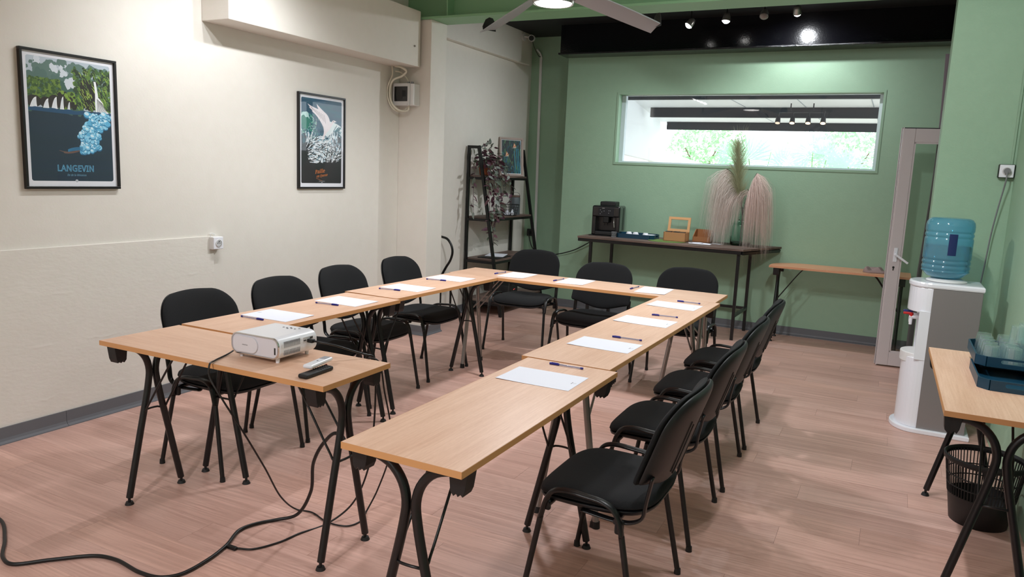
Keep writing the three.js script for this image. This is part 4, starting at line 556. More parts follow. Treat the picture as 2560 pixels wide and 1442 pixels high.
{ const t = thing('network_box', 'black box with red lights on the lowest shelf', 'device', [-3.75, 0.1585, -7.28], 0.25); mesh('case', bx(-0.11, 0.11, 0, 0.13, -0.16, 0.16, 0.008), M.blackPlastic, t); mesh('indicator_light', [bx(0.108, 0.1112, 0.075, 0.082, 0.03, 0.06), bx(0.108, 0.1112, 0.075, 0.082, -0.01, 0.01)], std({ color: 0x401010, emissive: 0xff5a5a, emissiveIntensity: 0.9 }), t); }
single('cable_coil', 'black cables coiled on the lowest shelf', 'cable', [tube([V(-3.66, 0.163, -7.0), V(-3.58, 0.165, -7.1), V(-3.62, 0.17, -7.3), V(-3.59, 0.163, -7.48), V(-3.66, 0.17, -7.55)], 0.005, 50, 6), tube([V(-3.63, 0.17, -6.96), V(-3.56, 0.172, -7.15), V(-3.6, 0.165, -7.34), V(-3.57, 0.167, -7.6)], 0.004, 50, 6)], cableM);
{ // bent-tube armchair half hidden behind the pillar
  const t = thing('tube_chair', 'black bent-tube chair half hidden behind the cream pillar', 'chair', [-3.72, 0, -6.3], 0);
  mesh('back_hoop', tube([V(-0.27, 0.848, 0), V(-0.25, 0.845, 0), V(-0.19, 0.83, 0), V(-0.141, 0.774, 0), V(-0.124, 0.704, 0), V(-0.145, 0.623, 0), V(-0.194, 0.546, 0), V(-0.229, 0.486, 0), V(-0.25, 0.44, 0)], 0.012, 50, 10), M.blackSteel, t);
  mesh('seat', bx(-0.29, -0.13, 0.43, 0.46, -0.05, 0.3, 0.012), M.blackPlastic, t);
  for (const [x, z] of [[-0.27, -0.03], [-0.15, -0.03], [-0.27, 0.27], [-0.15, 0.27]]) mesh('leg', bar(V(x, 0, z), V(x, 0.44, z), 0.011), M.blackSteel, t); }

// ---------------------------------------------------------------- wall table under the window and what stands on it
const CT = 0.884;
{ const t = thing('console_table', 'high wall table with dark boards on a black steel frame under the window', 'table', [-2.0, 0, -7.55]);
  const poly = [[-2.91, -7.25], [-1.22, -7.21], [-0.965, -7.885], [-2.91, -7.885]], N = 5; // top planked lengthwise, its right end cut on the slant
  const lx = (s) => -2.91, rx = (s) => mix(-1.22, -0.965, s), zz = (s, x) => mix(mix(-7.25, -7.21, (x + 2.91) / 1.69), -7.885, s);
  for (let i = 0; i < N; i++) { const a = i / N + 0.002, b = (i + 1) / N - 0.002; const P = [[lx(a), zz(a, lx(a))], [rx(a), zz(a, rx(a))], [rx(b), zz(b, rx(b))], [lx(b), zz(b, lx(b))]].map(([x, z]) => [x + 2.0, -(z + 7.55)]); mesh('board', mUV(extr(P, 0.02, 0.0015).rotateX(-H).translate(0, CT - 0.02, 0), 0, i * 0.37, i * 0.21), M.dark, t); }
  const f = (x0, z0, x1, z1) => sq(V(x0 + 2, CT - 0.0365, z0 + 7.55), V(x1 + 2, CT - 0.0365, z1 + 7.55), 0.03, 0.03);
  mesh('frame', [f(-2.9, -7.27, -1.24, -7.23), f(-1.235, -7.23, -0.985, -7.865), f(-2.9, -7.865, -0.985, -7.865), f(-2.895, -7.27, -2.895, -7.865)], M.blackSteel, t);
  for (const [x, z] of [[-2.775, -7.3], [-1.268, -7.27], [-2.725, -7.82], [-1.25, -7.82]]) mesh('leg', bx(x + 1.986, x + 2.014, 0, CT - 0.02, z + 7.536, z + 7.564), M.blackSteel, t);
  mesh('stretcher', [sq(V(-2.725 + 2, 0.235, -0.27), V(-1.25 + 2, 0.235, -0.27), 0.026, 0.026), sq(V(-1.268 + 2, 0.235, 0.28), V(-1.25 + 2, 0.235, -0.27), 0.026, 0.026), sq(V(-2.775 + 2, 0.235, 0.25), V(-2.725 + 2, 0.235, -0.27), 0.026, 0.026)], M.blackSteel, t); }
{ const t = thing('coffee_machine', 'black espresso machine at the left end of the wall table', 'coffee machine', [-2.715, CT + 0.0065, -7.62], 0.12); const bp = phy({ color: 0x0d0d11, roughness: 0.28, clearcoat: 0.5, clearcoatRoughness: 0.2 });
  mesh('body', [bx(-0.15, 0.15, 0.03, 0.31, -0.17, 0.02, 0.02), bx(-0.15, 0.15, 0.19, 0.31, 0.0, 0.13, 0.02)], bp, t);
  for (const x of [-0.1275, 0.1275]) mesh('side_wall', bx(x - 0.0225, x + 0.0225, 0.0, 0.3, -0.1, 0.12, 0.012), bp, t);
  mesh('drip_tray', bx(-0.11, 0.11, 0.0, 0.04, -0.05, 0.145, 0.01), M.blackPlastic, t);
  mesh('bean_hopper', bx(-0.085, 0.085, 0.305, 0.352, -0.13, 0.06, 0.012), M.blackPlastic, t);
  mesh('spout', [bx(-0.032, 0.032, 0.13, 0.2, 0.05, 0.12, 0.01), cyl(0.006, 0.005, 0.03, -0.014, 0.12, 0.09, 10), cyl(0.006, 0.005, 0.03, 0.014, 0.12, 0.09, 10)], M.blackPlastic, t);
  mesh('control_panel', bx(-0.085, 0.085, 0.2, 0.29, 0.129, 0.134, 0.002), M.blackMatte, t);
  mesh('brand_badge', new THREE.PlaneGeometry(0.04, 0.011).translate(-0.028, 0.284, 0.135), std({ map: ctex(160, 44, (c, w, h) => { c.fillStyle = '#0d0d11'; c.fillRect(0, 0, w, h); c.fillStyle = '#d8d8da'; c.font = 'bold 34px sans-serif'; c.textAlign = 'center'; c.fillText('KRUPS', w / 2, 35); }), roughness: 0.4 }), t);
  for (const [x, y] of [[-0.06, 0.265], [-0.045, 0.245], [-0.02, 0.255], [0.03, 0.26], [0.045, 0.26], [0.03, 0.235], [-0.06, 0.225]]) mesh('button', cyl(0.004, 0.004, 0.003, 0, 0, 0, 10).rotateX(H).translate(x, y, 0.135), std({ color: 0x8e8e93, roughness: 0.4 }), t);
  mesh('steam_wand', tube([V(0.085, 0.19, 0.11), V(0.09, 0.15, 0.13), V(0.098, 0.09, 0.135)], 0.0045, 14, 8), M.chrome, t); }
single('drip_mat', 'thin dark mat under the espresso machine', 'mat', bx(-0.2, 0.2, 0.0005, 0.006, -0.17, 0.17, 0.002), M.blackPlastic, [-2.68, CT, -7.62], 0.12);
{ const t = thing('shot_glass', 'small glass with black and white bands in front of the espresso machine', 'glass', [-2.565, CT + 0.0008, -7.4]); mesh('cup', lathe([[0.0, 0.0], [0.025, 0.0], [0.029, 0.058], [0.0265, 0.058], [0.023, 0.006], [0.0, 0.006]], 24), phy({ color: 0xf2f4f6, roughness: 0.06, transmission: 0.85, thickness: 0.002, ior: 1.45 }), t); for (const y of [0.016, 0.032, 0.046]) mesh('band', lathe([[0.0272 + (y - 0.02) * 0.07, y], [0.0282 + (y - 0.02) * 0.07, y], [0.0286 + (y - 0.02) * 0.07, y + 0.006], [0.0276 + (y - 0.02) * 0.07, y + 0.006]], 24), M.blackPlastic, t); }
function trayGeo(w, d, h, slots = true) { // open tray with hand holes in the short ends (x = +-w/2)
  const o = rrect(w, d, 0.04, 0, 0, 6), i = rrect(w - 0.012, d - 0.012, 0.035, 0, 0, 6);
  const wall = extr(o, h, 0, [i]).rotateX(-H); const base = extr(o, 0.004).rotateX(-H); return [wall, base]; }
function tray(label, x, y, z, turn, w, d, h) { // walls as separate pieces so that the hand holes are real openings
  const t = thing('serving_tray', label, 'tray', [x, y, z], turn); const c = 0.035, th = 0.006;
  const oct = (k) => [[-w / 2 + c, -d / 2], [w / 2 - c, -d / 2], [w / 2, -d / 2 + c], [w / 2, d / 2 - c], [w / 2 - c, d / 2], [-w / 2 + c, d / 2], [-w / 2, d / 2 - c], [-w / 2, -d / 2 + c]].map(([a, b]) => [a * k, b * k]);
  mesh('base', extr(oct(1), 0.004).rotateX(-H), M.teal, t);
  const seg = oct(1); const parts = []; const holes = [];
  for (let i = 0; i < 8; i++) { const [a0, b0] = seg[i], [a1, b1] = seg[(i + 1) % 8]; const L = Math.hypot(a1 - a0, b1 - b0), ang = Math.atan2(b1 - b0, a1 - a0); const isEnd = i === 2 || i === 6; const hole = isEnd ? [rrect(Math.min(0.11, L * 0.5), 0.016, 0.0078, L / 2, h * 0.62, 4)] : []; parts.push(extr([[0, 0], [L, 0], [L, h], [0, h]], th, 0, hole).translate(0, 0, 0).applyMatrix4(new THREE.Matrix4().makeRotationY(ang)).translate(a0, 0.0, -b0)); }
  mesh('rim', parts, M.teal, t); return t; }
tray('dark teal tray with cups on the wall table', -2.365, CT + 0.0008, -7.57, 0.02, 0.4, 0.26, 0.045);
const cupG = lathe([[0.0, 0.055], [0.022, 0.055], [0.024, 0.051], [0.036, 0.024], [0.041, 0.0], [0.0385, 0.0], [0.034, 0.022], [0.022, 0.047], [0.0, 0.05]], 28);
for (const [x, z, l] of [[-2.455, -7.56, 'white cup upside down, leftmost on the teal tray'], [-2.38, -7.55, 'white cup upside down beside the leftmost one on the teal tray'], [-2.27, -7.54, 'white cup upside down standing alone on the teal tray']]) single('coffee_cup', l, 'cup', cupG, M.white, [x, CT + 0.0058, z], 0, 'white cups on the teal tray');
const sauG = lathe([[0.0, 0.003], [0.03, 0.0], [0.034, 0.002], [0.062, 0.012], [0.064, 0.014], [0.06, 0.0145], [0.032, 0.006], [0.0, 0.006]], 32);
for (const [x, z, y, l] of [[-2.245, -7.625, 0.018, 'white saucer behind at the right of the teal tray'], [-2.225, -7.515, 0.0, 'white saucer in front at the right of the teal tray']]) single('saucer', l, 'saucer', y ? [sauG, cyl(0.03, 0.03, 0.018, 0, -0.008, 0, 20)] : sauG, M.white, [x, CT + 0.0058 + (y ? 0.018 : 0), z], 0, 'white saucers on the teal tray');
single('place_mat', 'round green mat under the wooden box', 'mat', cyl(0.19, 0.19, 0.004, 0, 0.0026, 0, 48), std({ color: 0x5f7a3c, roughness: 0.9 }), [-2.02, CT, -7.47], 0);
{ const t = thing('tea_box', 'light wooden box with its glazed lid standing open on the wall table', 'box', [-1.945, CT + 0.0052, -7.53], 0.02); const w = 0.225, d = 0.16, h = 0.09;
  mesh('wall_panel', [bx(-w / 2, w / 2, 0, h, d / 2 - 0.008, d / 2), bx(-w / 2, w / 2, 0, h, -d / 2, -d / 2 + 0.008), bx(-w / 2, -w / 2 + 0.008, 0, h, -d / 2, d / 2), bx(w / 2 - 0.008, w / 2, 0, h, -d / 2, d / 2), bx(-w / 2, w / 2, 0, 0.006, -d / 2, d / 2)], M.wood, t);
  const tilt = new THREE.Matrix4().makeTranslation(0, h, -d / 2 + 0.004).multiply(new THREE.Matrix4().makeRotationX(-0.25)); const b = 0.026, lh = 0.15;
  const lid = mesh('lid_frame', [bx(-w / 2, w / 2, lh - b, lh, -0.007, 0.007), bx(-w / 2, w / 2, 0, b, -0.007, 0.007), bx(-w / 2, -w / 2 + b, b, lh - b, -0.007, 0.007), bx(w / 2 - b, w / 2, b, lh - b, -0.007, 0.007)].map((g) => g.applyMatrix4(tilt)), std({ color: 0xd3a06c, roughness: 0.55 }), t);
  mesh('lid_glass', bx(-w / 2 + b, w / 2 - b, b, lh - b, -0.001, 0.001).applyMatrix4(tilt), M.glass, lid);
  for (const [x, y] of [[-0.075, 0.004], [0.005, 0.006], [0.06, 0.002]]) mesh('tea_sachet', bx(x - 0.03, x + 0.03, 0.02, h + y, -0.02, 0.045, 0.004), M.blackPlastic, t); }
{ const t = thing('desk_organiser', 'wooden bin with a slanted front beside the tea box', 'organiser', [-1.715, CT + 0.0008, -7.72], -0.05); const w = 0.17, d = 0.15; const side = [[0, 0.0], [d, 0.0], [d, 0.055], [0.055, 0.125], [0, 0.125]]; const wm = std({ color: 0xa87045, roughness: 0.55 });
  for (const s of [-1, 1]) mesh('side_panel', extr(side.map(([a, b]) => [-(a - d / 2), b]), 0.007, 0.001).translate(0, 0, -0.0035).rotateY(H).translate(s * (w / 2), 0, 0).rotateY(0), wm, t);
  mesh('front_panel', bx(-w / 2, w / 2, 0, 0.055, d / 2 - 0.007, d / 2), wm, t); mesh('back_panel', bx(-w / 2, w / 2, 0, 0.125, -d / 2, -d / 2 + 0.007), wm, t); mesh('bottom_panel', bx(-w / 2, w / 2, 0, 0.007, -d / 2, d / 2), wm, t); }
{ const g = bx(-0.045, 0.045, 0, 0.004, -0.03, 0.03, 0.0015); const S = [[-1.75, -7.45, 0.3, 0, 'white paper sachet at the left of the heap before the organiser'], [-1.69, -7.43, -0.2, 0, 'white paper sachet at the front of the heap'], [-1.71, -7.48, 0.7, 0.0045, 'white paper sachet lying crossways on top of the heap'], [-1.63, -7.5, -0.5, 0, 'white paper sachet at the back of the heap'], [-1.62, -7.43, 0.15, 0, 'white paper sachet at the right front of the heap'], [-1.54, -7.58, -0.3, 0, 'white paper sachet apart from the heap, toward the vase']]; for (const [x, z, a, y, l] of S) single('paper_sachet', l, 'sachet', g, M.paper, [x, CT + 0.0008 + y, z], a, 'white sachets on the wall table'); }
{ const t = thing('glass_vase', 'square green glass bottle vase at the right of the wall table', 'vase', [-1.34, CT + 0.0008, -7.69], 0.2); const P = [], I = []; // square shoulders drawn in to a round neck
  const prof = [[0.0, 0.0], [0.085, 0.0], [0.098, 0.01], [0.1, 0.04], [0.1, 0.19], [0.094, 0.215], [0.07, 0.232], [0.036, 0.24], [0.03, 0.26], [0.03, 0.36], [0.036, 0.368], [0.034, 0.372], [0.026, 0.366], [0.025, 0.26], [0.031, 0.245], [0.066, 0.226], [0.088, 0.208], [0.094, 0.19], [0.094, 0.04], [0.09, 0.016], [0.0, 0.014]]; const n = 40;
  prof.forEach(([r, y]) => { const sq_ = Math.max(0, Math.min(1, (r - 0.036) / 0.03)); for (let k = 0; k < n; k++) { const a = k / n * 6.2832, c = Math.cos(a), s = Math.sin(a); const e = mix(2, 5, sq_), q = Math.pow(Math.pow(Math.abs(c), e) + Math.pow(Math.abs(s), e), -1 / e); P.push(r * q * c, y, r * q * s); } });
  for (let i = 0; i < prof.length - 1; i++) for (let k = 0; k < n; k++) { const a = i * n + k, b = i * n + (k + 1) % n; I.push(a, a + n, b, b, a + n, b + n); } let g = new THREE.BufferGeometry(); g.setAttribute('position', new THREE.Float32BufferAttribute(P, 3)); g.setIndex(I); g = mergeVertices(g, 1e-6); g.computeVertexNormals();
  mesh('bottle', g, phy({ color: 0xffffff, roughness: 0.03, transmission: 1, thickness: 0.006, ior: 1.5, attenuationColor: new THREE.Color(0x5fbfa2), attenuationDistance: 0.05 }), t); }
function plume(label, base, path, len, droop, n, col, seed, width, spread) { // pampas: a stalk and its hair
  const R = rng(seed); const t = thing('pampas_stem', label, 'dried grass', [base.x, base.y, base.z]); const c = new THREE.CatmullRomCurve3(path.map((p) => p.clone().sub(base))); mesh('stalk', new THREE.TubeGeometry(c, 30, 0.0035, 6), std({ color: 0x3a2f26, roughness: 0.8 }), t);
  const P = [], Cc = [], I = []; let vi = 0; const base3 = new THREE.Color(col);
  for (let i = 0; i < n; i++) { const u = 1 - Math.pow(R(), 0.9) * len; const p = c.getPointAt(Math.max(0, Math.min(1, u))), tan = c.getTangentAt(Math.max(0, Math.min(1, u))); const a = R() * 6.283; const side = V(Math.cos(a), 0, Math.sin(a)); const d = droop ? V(side.x * spread + droop.x, 0.25 * R(), side.z * spread + droop.z) : tan.clone().multiplyScalar(0.9).addScaledVector(side, 0.25 + R() * 0.5); const L = width * (0.5 + R() * 0.75); let q = p.clone(); const v = d.clone(); const steps = 6; const tone = 0.72 + R() * 0.42; const cross = V(R() - 0.5, R() - 0.5, R() - 0.5).normalize();
    for (let k = 0; k <= steps; k++) { const w = 0.0010 * (1 - k / steps) + 0.0003; for (let e = 0; e < 2; e++) Cc.push(Math.min(1, base3.r * tone), Math.min(1, base3.g * tone), Math.min(1, base3.b * tone)); P.push(q.x + cross.x * w, q.y + cross.y * w, q.z + cross.z * w, q.x - cross.x * w, q.y - cross.y * w, q.z - cross.z * w); if (k < steps) { const b = vi + k * 2; I.push(b, b + 1, b + 2, b + 1, b + 3, b + 2); } const sp = L / steps; v.y -= droop ? 0.42 : 0.03; v.x += (R() - 0.5) * 0.14; v.z += (R() - 0.5) * 0.14; const m = v.clone(); if (droop && k > 1) { m.x *= 0.25; m.z *= 0.25; } q = q.clone().addScaledVector(m.normalize(), sp); } vi += (steps + 1) * 2; }
  const g = new THREE.BufferGeometry(); g.setAttribute('position', new THREE.Float32BufferAttribute(P, 3)); g.setAttribute('color', new THREE.Float32BufferAttribute(Cc, 3)); g.setIndex(I); g.computeVertexNormals(); mesh('plume', g, phy({ color: 0xffffff, vertexColors: true, roughness: 0.9, transmission: 0.4, thickness: 0, side: THREE.DoubleSide }), t); }
{ const b = V(-1.34, CT + 0.02, -7.69), v = (x, y, z = -7.62) => V(x, y, z);
  plume('tall upright green-grey pampas plume rising in front of the window', b, [b, v(-1.345, 1.2, -7.69), v(-1.39, 1.45), v(-1.41, 1.7), v(-1.43, 1.86)], 0.62, null, 2300, 0xbcbe9a, 3, 0.2, 0);
  plume('pink drooping pampas plume on the upper left', b, [b, v(-1.342, 1.22, -7.68), v(-1.4, 1.45), v(-1.47, 1.6), v(-1.52, 1.63)], 0.35, V(-0.5, 0.5, 0.1), 1300, 0xf4ebe4, 5, 0.56, 0.3);
  plume('pink drooping pampas plume hanging low on the left', b, [b, v(-1.338, 1.2, -7.69), v(-1.38, 1.38), v(-1.42, 1.43), v(-1.47, 1.43)], 0.22, V(-0.4, 0.3, 0.15), 700, 0xf2e4dc, 7, 0.5, 0.22);
  plume('pink drooping pampas plume on the right', b, [b, v(-1.336, 1.24, -7.69), v(-1.28, 1.43), v(-1.25, 1.55), v(-1.225, 1.6)], 0.32, V(0.3, 0.2, 0.15), 1400, 0xf3e0d8, 11, 0.6, 0.3);
  plume('thin pink pampas wisp hanging between the two bunches', b, [b, v(-1.33, 1.22, -7.68), v(-1.285, 1.4), v(-1.3, 1.44), v(-1.33, 1.42)], 0.14, V(-0.45, 0.1, 0.2), 150, 0xf2e6de, 13, 0.42, 0.12); }
single('folded_cloth', 'crumpled grey-pink cloth at the end of the side table by the door', 'cloth', pad(rrect(0.2, 0.12, 0.05), 0.035, 0.001, (q) => { const [x, y, z] = [q.x, q.y, q.z]; q.set(x, 0.0015 + Math.max(0, z) * (1 + 0.5 * Math.sin(x * 60 + y * 30)), y); }), std({ color: 0x9a8480, roughness: 0.95 }), [-0.1, 0.7404, -7.57], 0.2);

// ---------------------------------------------------------------- open white door and curtains
{ const t = thing('open_door', 'open white glazed door leaf standing beside the green pier', 'door', [0.0, 0, -7.06], 0.07); t.userData.kind = 'structure'; t.name = 'door_1'; const w = 0.82, h = 2.0, f = 0.085, wm = std({ color: 0xcfc5c6, roughness: 0.42 });
  mesh('door_frame', [bx(0, f, 0.012, h, -0.03, 0.03, 0.004), bx(w - f, w, 0.012, h, -0.03, 0.03, 0.004), bx(f, w - f, h - 0.11, h, -0.03, 0.03, 0.004), bx(f, w - f, 0.012, 0.13, -0.03, 0.03, 0.004)], wm, t);
  mesh('edge_profile', [bx(-0.016, 0.0, 0.006, h + 0.008, -0.05, -0.036), bx(-0.008, 0.001, 0.006, h + 0.008, -0.018, 0.026)], wm, t); mesh('seal', [bx(-0.009, 0.0, 0.006, h + 0.006, -0.036, -0.02), bx(-0.01, w, h, h + 0.008, -0.036, 0.02)], M.blackPlastic, t);
  mesh('bead', [bx(f, f + 0.012, 0.13, h - 0.11, 0.012, 0.026), bx(f, w - f, 0.13, 0.142, 0.012, 0.026), bx(f, w - f, h - 0.122, h - 0.11, 0.012, 0.026)], wm, t);
  mesh('pane', bx(f - 0.004, w - f + 0.004, 0.12, h - 0.1, -0.006, 0.006), phy({ color: 0xf6f8f6, roughness: 0.02, transmission: 1, thickness: 0, ior: 1.5 }), t);
  const hd = mesh('handle', [bx(0.03, 0.06, 0.9, 1.02, 0.028, 0.036, 0.004), cyl(0.008, 0.008, 0.05, 0, 0, 0, 12).rotateX(H).translate(0.045, 0.965, 0.055), sq(V(0.045, 0.965, 0.078), V(0.14, 0.9, 0.08), 0.016, 0.012)], M.white, t); mesh('keyhole', [cyl(0.009, 0.009, 0.004, 0, 0, 0, 14).rotateX(H).translate(0.04, 0.855, 0.031), bx(0.036, 0.044, 0.828, 0.852, 0.029, 0.033)], M.blackPlastic, hd); }
function curtain(label, x, z, y0, y1, w, turn, seed) { const n = 60, m = 12, P = [], I = []; for (let j = 0; j <= m; j++) for (let i = 0; i <= n; i++) { const s = i / n, v = j / m; const k = 0.028 * Math.sin(s * w * 52 + seed) * (0.6 + 0.5 * v) + 0.01 * Math.sin(s * 17 + v * 3 + seed); P.push((s - 0.5) * w + 0.02 * Math.sin(v * 5 + s * 9), y1 + (y0 - y1) * v, k); } const w1 = n + 1; for (let j = 0; j < m; j++) for (let i = 0; i < n; i++) { const a = j * w1 + i; I.push(a, a + w1, a + 1, a + 1, a + w1, a + w1 + 1); } const front = new THREE.BufferGeometry(); front.setAttribute('position', new THREE.Float32BufferAttribute(P, 3)); front.setIndex(I); front.computeVertexNormals(); const back = front.clone(); { const p = back.attributes.position; for (let i = 0; i < p.count; i++) p.setZ(i, p.getZ(i) - 0.003); const id = back.index.array; for (let i = 0; i < id.length; i += 3) { const q = id[i]; id[i] = id[i + 1]; id[i + 1] = q; } back.computeVertexNormals(); } return single('curtain', label, 'curtain', [mUV(front), mUV(back)], M.mauve, [x, 0, z], turn); }
curtain('grey-mauve curtain hanging behind the green pier', 0.495, -7.32, 0.02, 2.62, 0.52, 0.06, 1.0);
curtain('grey-mauve curtain at the right edge in the foreground', 0.582, -2.66, 0.02, 2.5, 0.62, H - 0.24, 2.2);

// ---------------------------------------------------------------- water cooler
{ const t = thing('water_cooler', 'white and grey floor-standing water cooler', 'water cooler', [0.335, 0, -5.36], 0); const hw = 0.155; // faces -x
  const plan = (k = 1, e = 0) => { const o = []; for (let i = 0; i <= 18; i++) { const a = H + i / 18 * Math.PI; o.push([(-0.08 + Math.cos(a) * (0.115 + e)) * k, Math.sin(a) * (hw + e) * k]); } o.push([(0.19 + e) * k, -(hw + e) * k], [(0.19 + e) * k, (hw + e) * k]); return o; };
  const up = (o, y0, y1, b = 0) => extr(o.map(([a, b2]) => [a, b2]), y1 - y0, b).rotateX(-H).translate(0, y0, 0);
  mesh('base', up(plan(1, 0.028), 0.0, 0.03, 0.006), M.white, t);
  const sp = []; for (const s of [-1, 1]) sp.push(bx(-0.07, 0.19, 0.03, 0.915, s * hw - 0.004, s * hw + 0.004)); const gm = std({ color: 0x8f8b8b, roughness: 0.35, metalness: 0.35 });
  for (const g of sp) mesh('side_panel', g, gm, t); mesh('core', bx(-0.05, 0.178, 0.034, 0.91, -hw + 0.012, hw - 0.012), M.white, t); mesh('rear_panel', bx(0.182, 0.192, 0.03, 0.915, -hw, hw), gm, t);
  // front: closed below the drip tray and above the taps, an alcove between
  const half = []; for (let i = 0; i <= 18; i++) { const a = H + i / 18 * Math.PI; half.push([-0.08 + Math.cos(a) * 0.115, Math.sin(a) * hw]); }
  const lower = [...half, [-0.065, -hw], [-0.065, hw]];
  mesh('front_lower', up(lower, 0.03, 0.47, 0.003), M.white, t); mesh('front_upper', up(lower, 0.76, 0.915, 0.003), M.white, t);
  for (const q of [-1, 1]) mesh('alcove_side', bx(-0.13, -0.058, 0.465, 0.77, q * (hw - 0.03), q * (hw + 0.0025)), M.white, t); mesh('alcove_back', bx(-0.085, -0.052, 0.465, 0.77, -hw + 0.031, hw - 0.031), M.white, t);
  mesh('drip_tray', up(half.map(([a, b]) => [a - 0.012, b * 0.86]), 0.43, 0.495, 0.006), M.whiteMat, t);
  mesh('top', up(plan(1.02, 0.004), 0.915, 0.95, 0.01), M.white, t); mesh('bottle_collar', lathe([[0.0, 0.948], [0.115, 0.948], [0.112, 0.962], [0.085, 0.972], [0.0, 0.972]], 32), M.whiteMat, t);
  for (const [z, c] of [[0.05, 0xc01f1f], [-0.05, 0x1d2a6e]]) { const tp = mesh('tap', [cyl(0.013, 0.013, 0.09, 0, 0, 0, 14).rotateZ(H).translate(-0.135, 0.715, z), cyl(0.011, 0.009, 0.06, -0.17, 0.695, z, 14)], M.white, t); mesh('tap_lever', [bx(-0.215, -0.16, 0.728, 0.742, z - 0.011, z + 0.011, 0.005), cyl(0.013, 0.013, 0.02, -0.17, 0.728, z, 14)], std({ color: c, roughness: 0.35 }), tp); }
  mesh('warning_label', bx(-0.0862, -0.085, 0.6, 0.65, 0.02, 0.045), std({ color: 0xd9a93a, roughness: 0.6 }), t); mesh('badge', bx(-0.165, -0.16, 0.84, 0.85, 0.06, 0.09), std({ color: 0x9aa3ad, roughness: 0.5 }), t); }
{ const t = thing('water_bottle', 'large blue water bottle upside down on the water cooler', 'bottle', [0.32, 0.9725, -5.36]); const o = [[0.0, 0.0], [0.06, 0.0], [0.1, 0.012], [0.128, 0.04]]; const rings = [0.055, 0.085, 0.115, 0.255, 0.285]; for (let i = 0; i <= 60; i++) { const y = 0.045 + i / 60 * 0.285; let r = 0.134; for (const q of rings) r -= 0.005 * Math.exp(-((y - q) ** 2) / 0.00004); o.push([r, y]); } o.push([0.13, 0.348], [0.118, 0.366], [0.1, 0.374], [0.06, 0.376], [0.0, 0.372]);
  mesh('bottle_wall', lathe(o, 48), phy({ color: 0x8fd0e6, roughness: 0.08, transmission: 0.72, thickness: 0.0, ior: 1.4 }), t);
  mesh('water', lathe([[0.0, 0.004], [0.055, 0.004], [0.096, 0.016], [0.122, 0.044], [0.127, 0.06], [0.127, 0.205], [0.0, 0.205]], 40), phy({ color: 0xffffff, roughness: 0.0, transmission: 1, thickness: 0.2, ior: 1.33, attenuationColor: new THREE.Color(0x6cc4e0), attenuationDistance: 0.4 }), t);
  mesh('label', new THREE.CylinderGeometry(0.1345, 0.1345, 0.13, 12, 1, true, -0.05, 0.34).translate(0, 0.215, 0), std({ color: 0x16285c, roughness: 0.4, side: THREE.DoubleSide }), t); }

// ---------------------------------------------------------------- trays and glasses on the right-hand table, waste basket
tray('lower dark teal tray on the right-hand table', 0.51, 0.7408, -3.63, H, 0.42, 0.27, 0.042);
tray('upper dark teal tray stacked with upturned glasses', 0.515, 0.7875, -3.87, H, 0.42, 0.27, 0.042);
{ const gp = []; const n = 10; const prof = [[0.0, 0.08], [0.027, 0.08], [0.0285, 0.077], [0.036, 0.002], [0.0365, 0.0], [0.0345, 0.0], [0.0345, 0.002], [0.027, 0.072], [0.0, 0.0725]];
  const gl = lathe(prof, n); const gm = phy({ color: 0xf3fafa, roughness: 0.02, transmission: 0.95, thickness: 0, ior: 1.7 });
  const spot = []; for (let r = 0; r < 5; r++) for (let c = 0; c < 3; c++) spot.push([0.43 + c * 0.08, -3.7 - r * 0.077]);
  const rows = ['front', 'second', 'third', 'fourth', 'last'], cols = ['nearest the table edge', 'in the middle', 'nearest the wall'];
  let g0 = null; spot.forEach(([x, z], i) => { const l = `upturned clear tumbler in the ${rows[Math.floor(i / 3)]} row of the tray, ${cols[i % 3]}`; if (!g0) g0 = single('glass_tumbler', l, 'glass', gl, gm, [x, 0.792, z], 0.2, 'upturned tumblers on the teal tray'); else copy(g0, [x, 0.792, z], i * 0.7, l); });
  for (const [x, z, l] of [[0.53, -3.8, 'tumbler standing on top of the others, left of two'], [0.57, -3.9, 'tumbler standing on top of the others, nearest the wall']]) copy(g0, [x, 0.8725, z], 0.5, l); }
{ const t = thing('waste_basket', 'black perforated waste basket under the right-hand table', 'waste basket', [0.497, 0, -3.93]); const r = (y) => 0.118 + 0.105 * y / 0.31 * 0.42; const hh = 0.31;
  mesh('lower_wall', lathe([[0.0, 0.0], [r(0), 0.0], [r(0.13), 0.13], [r(0.13) - 0.003, 0.13], [r(0) - 0.003, 0.004], [0.0, 0.004]], 48), M.blackPlastic, t);
  const bars = []; for (let i = 0; i < 64; i++) { const a = i / 64 * 6.2832; bars.push(sq(V(Math.cos(a) * r(0.128), 0.128, Math.sin(a) * r(0.128)), V(Math.cos(a) * r(0.295), 0.295, Math.sin(a) * r(0.295)), 0.0045, 0.003)); } const s = mesh('slotted_wall', bars, M.blackPlastic, t); s.userData.kind = 'stuff';
  for (const y of [0.175, 0.225]) mesh('hoop', new THREE.TorusGeometry(r(y), 0.003, 6, 48).rotateX(H).translate(0, y, 0), M.blackPlastic, t);
  mesh('rim', lathe([[r(0.29), 0.285], [r(0.31) + 0.006, 0.29], [r(0.31) + 0.008, 0.31], [r(0.31), 0.314], [r(0.29) - 0.003, 0.3]], 48), M.blackPlastic, t); }

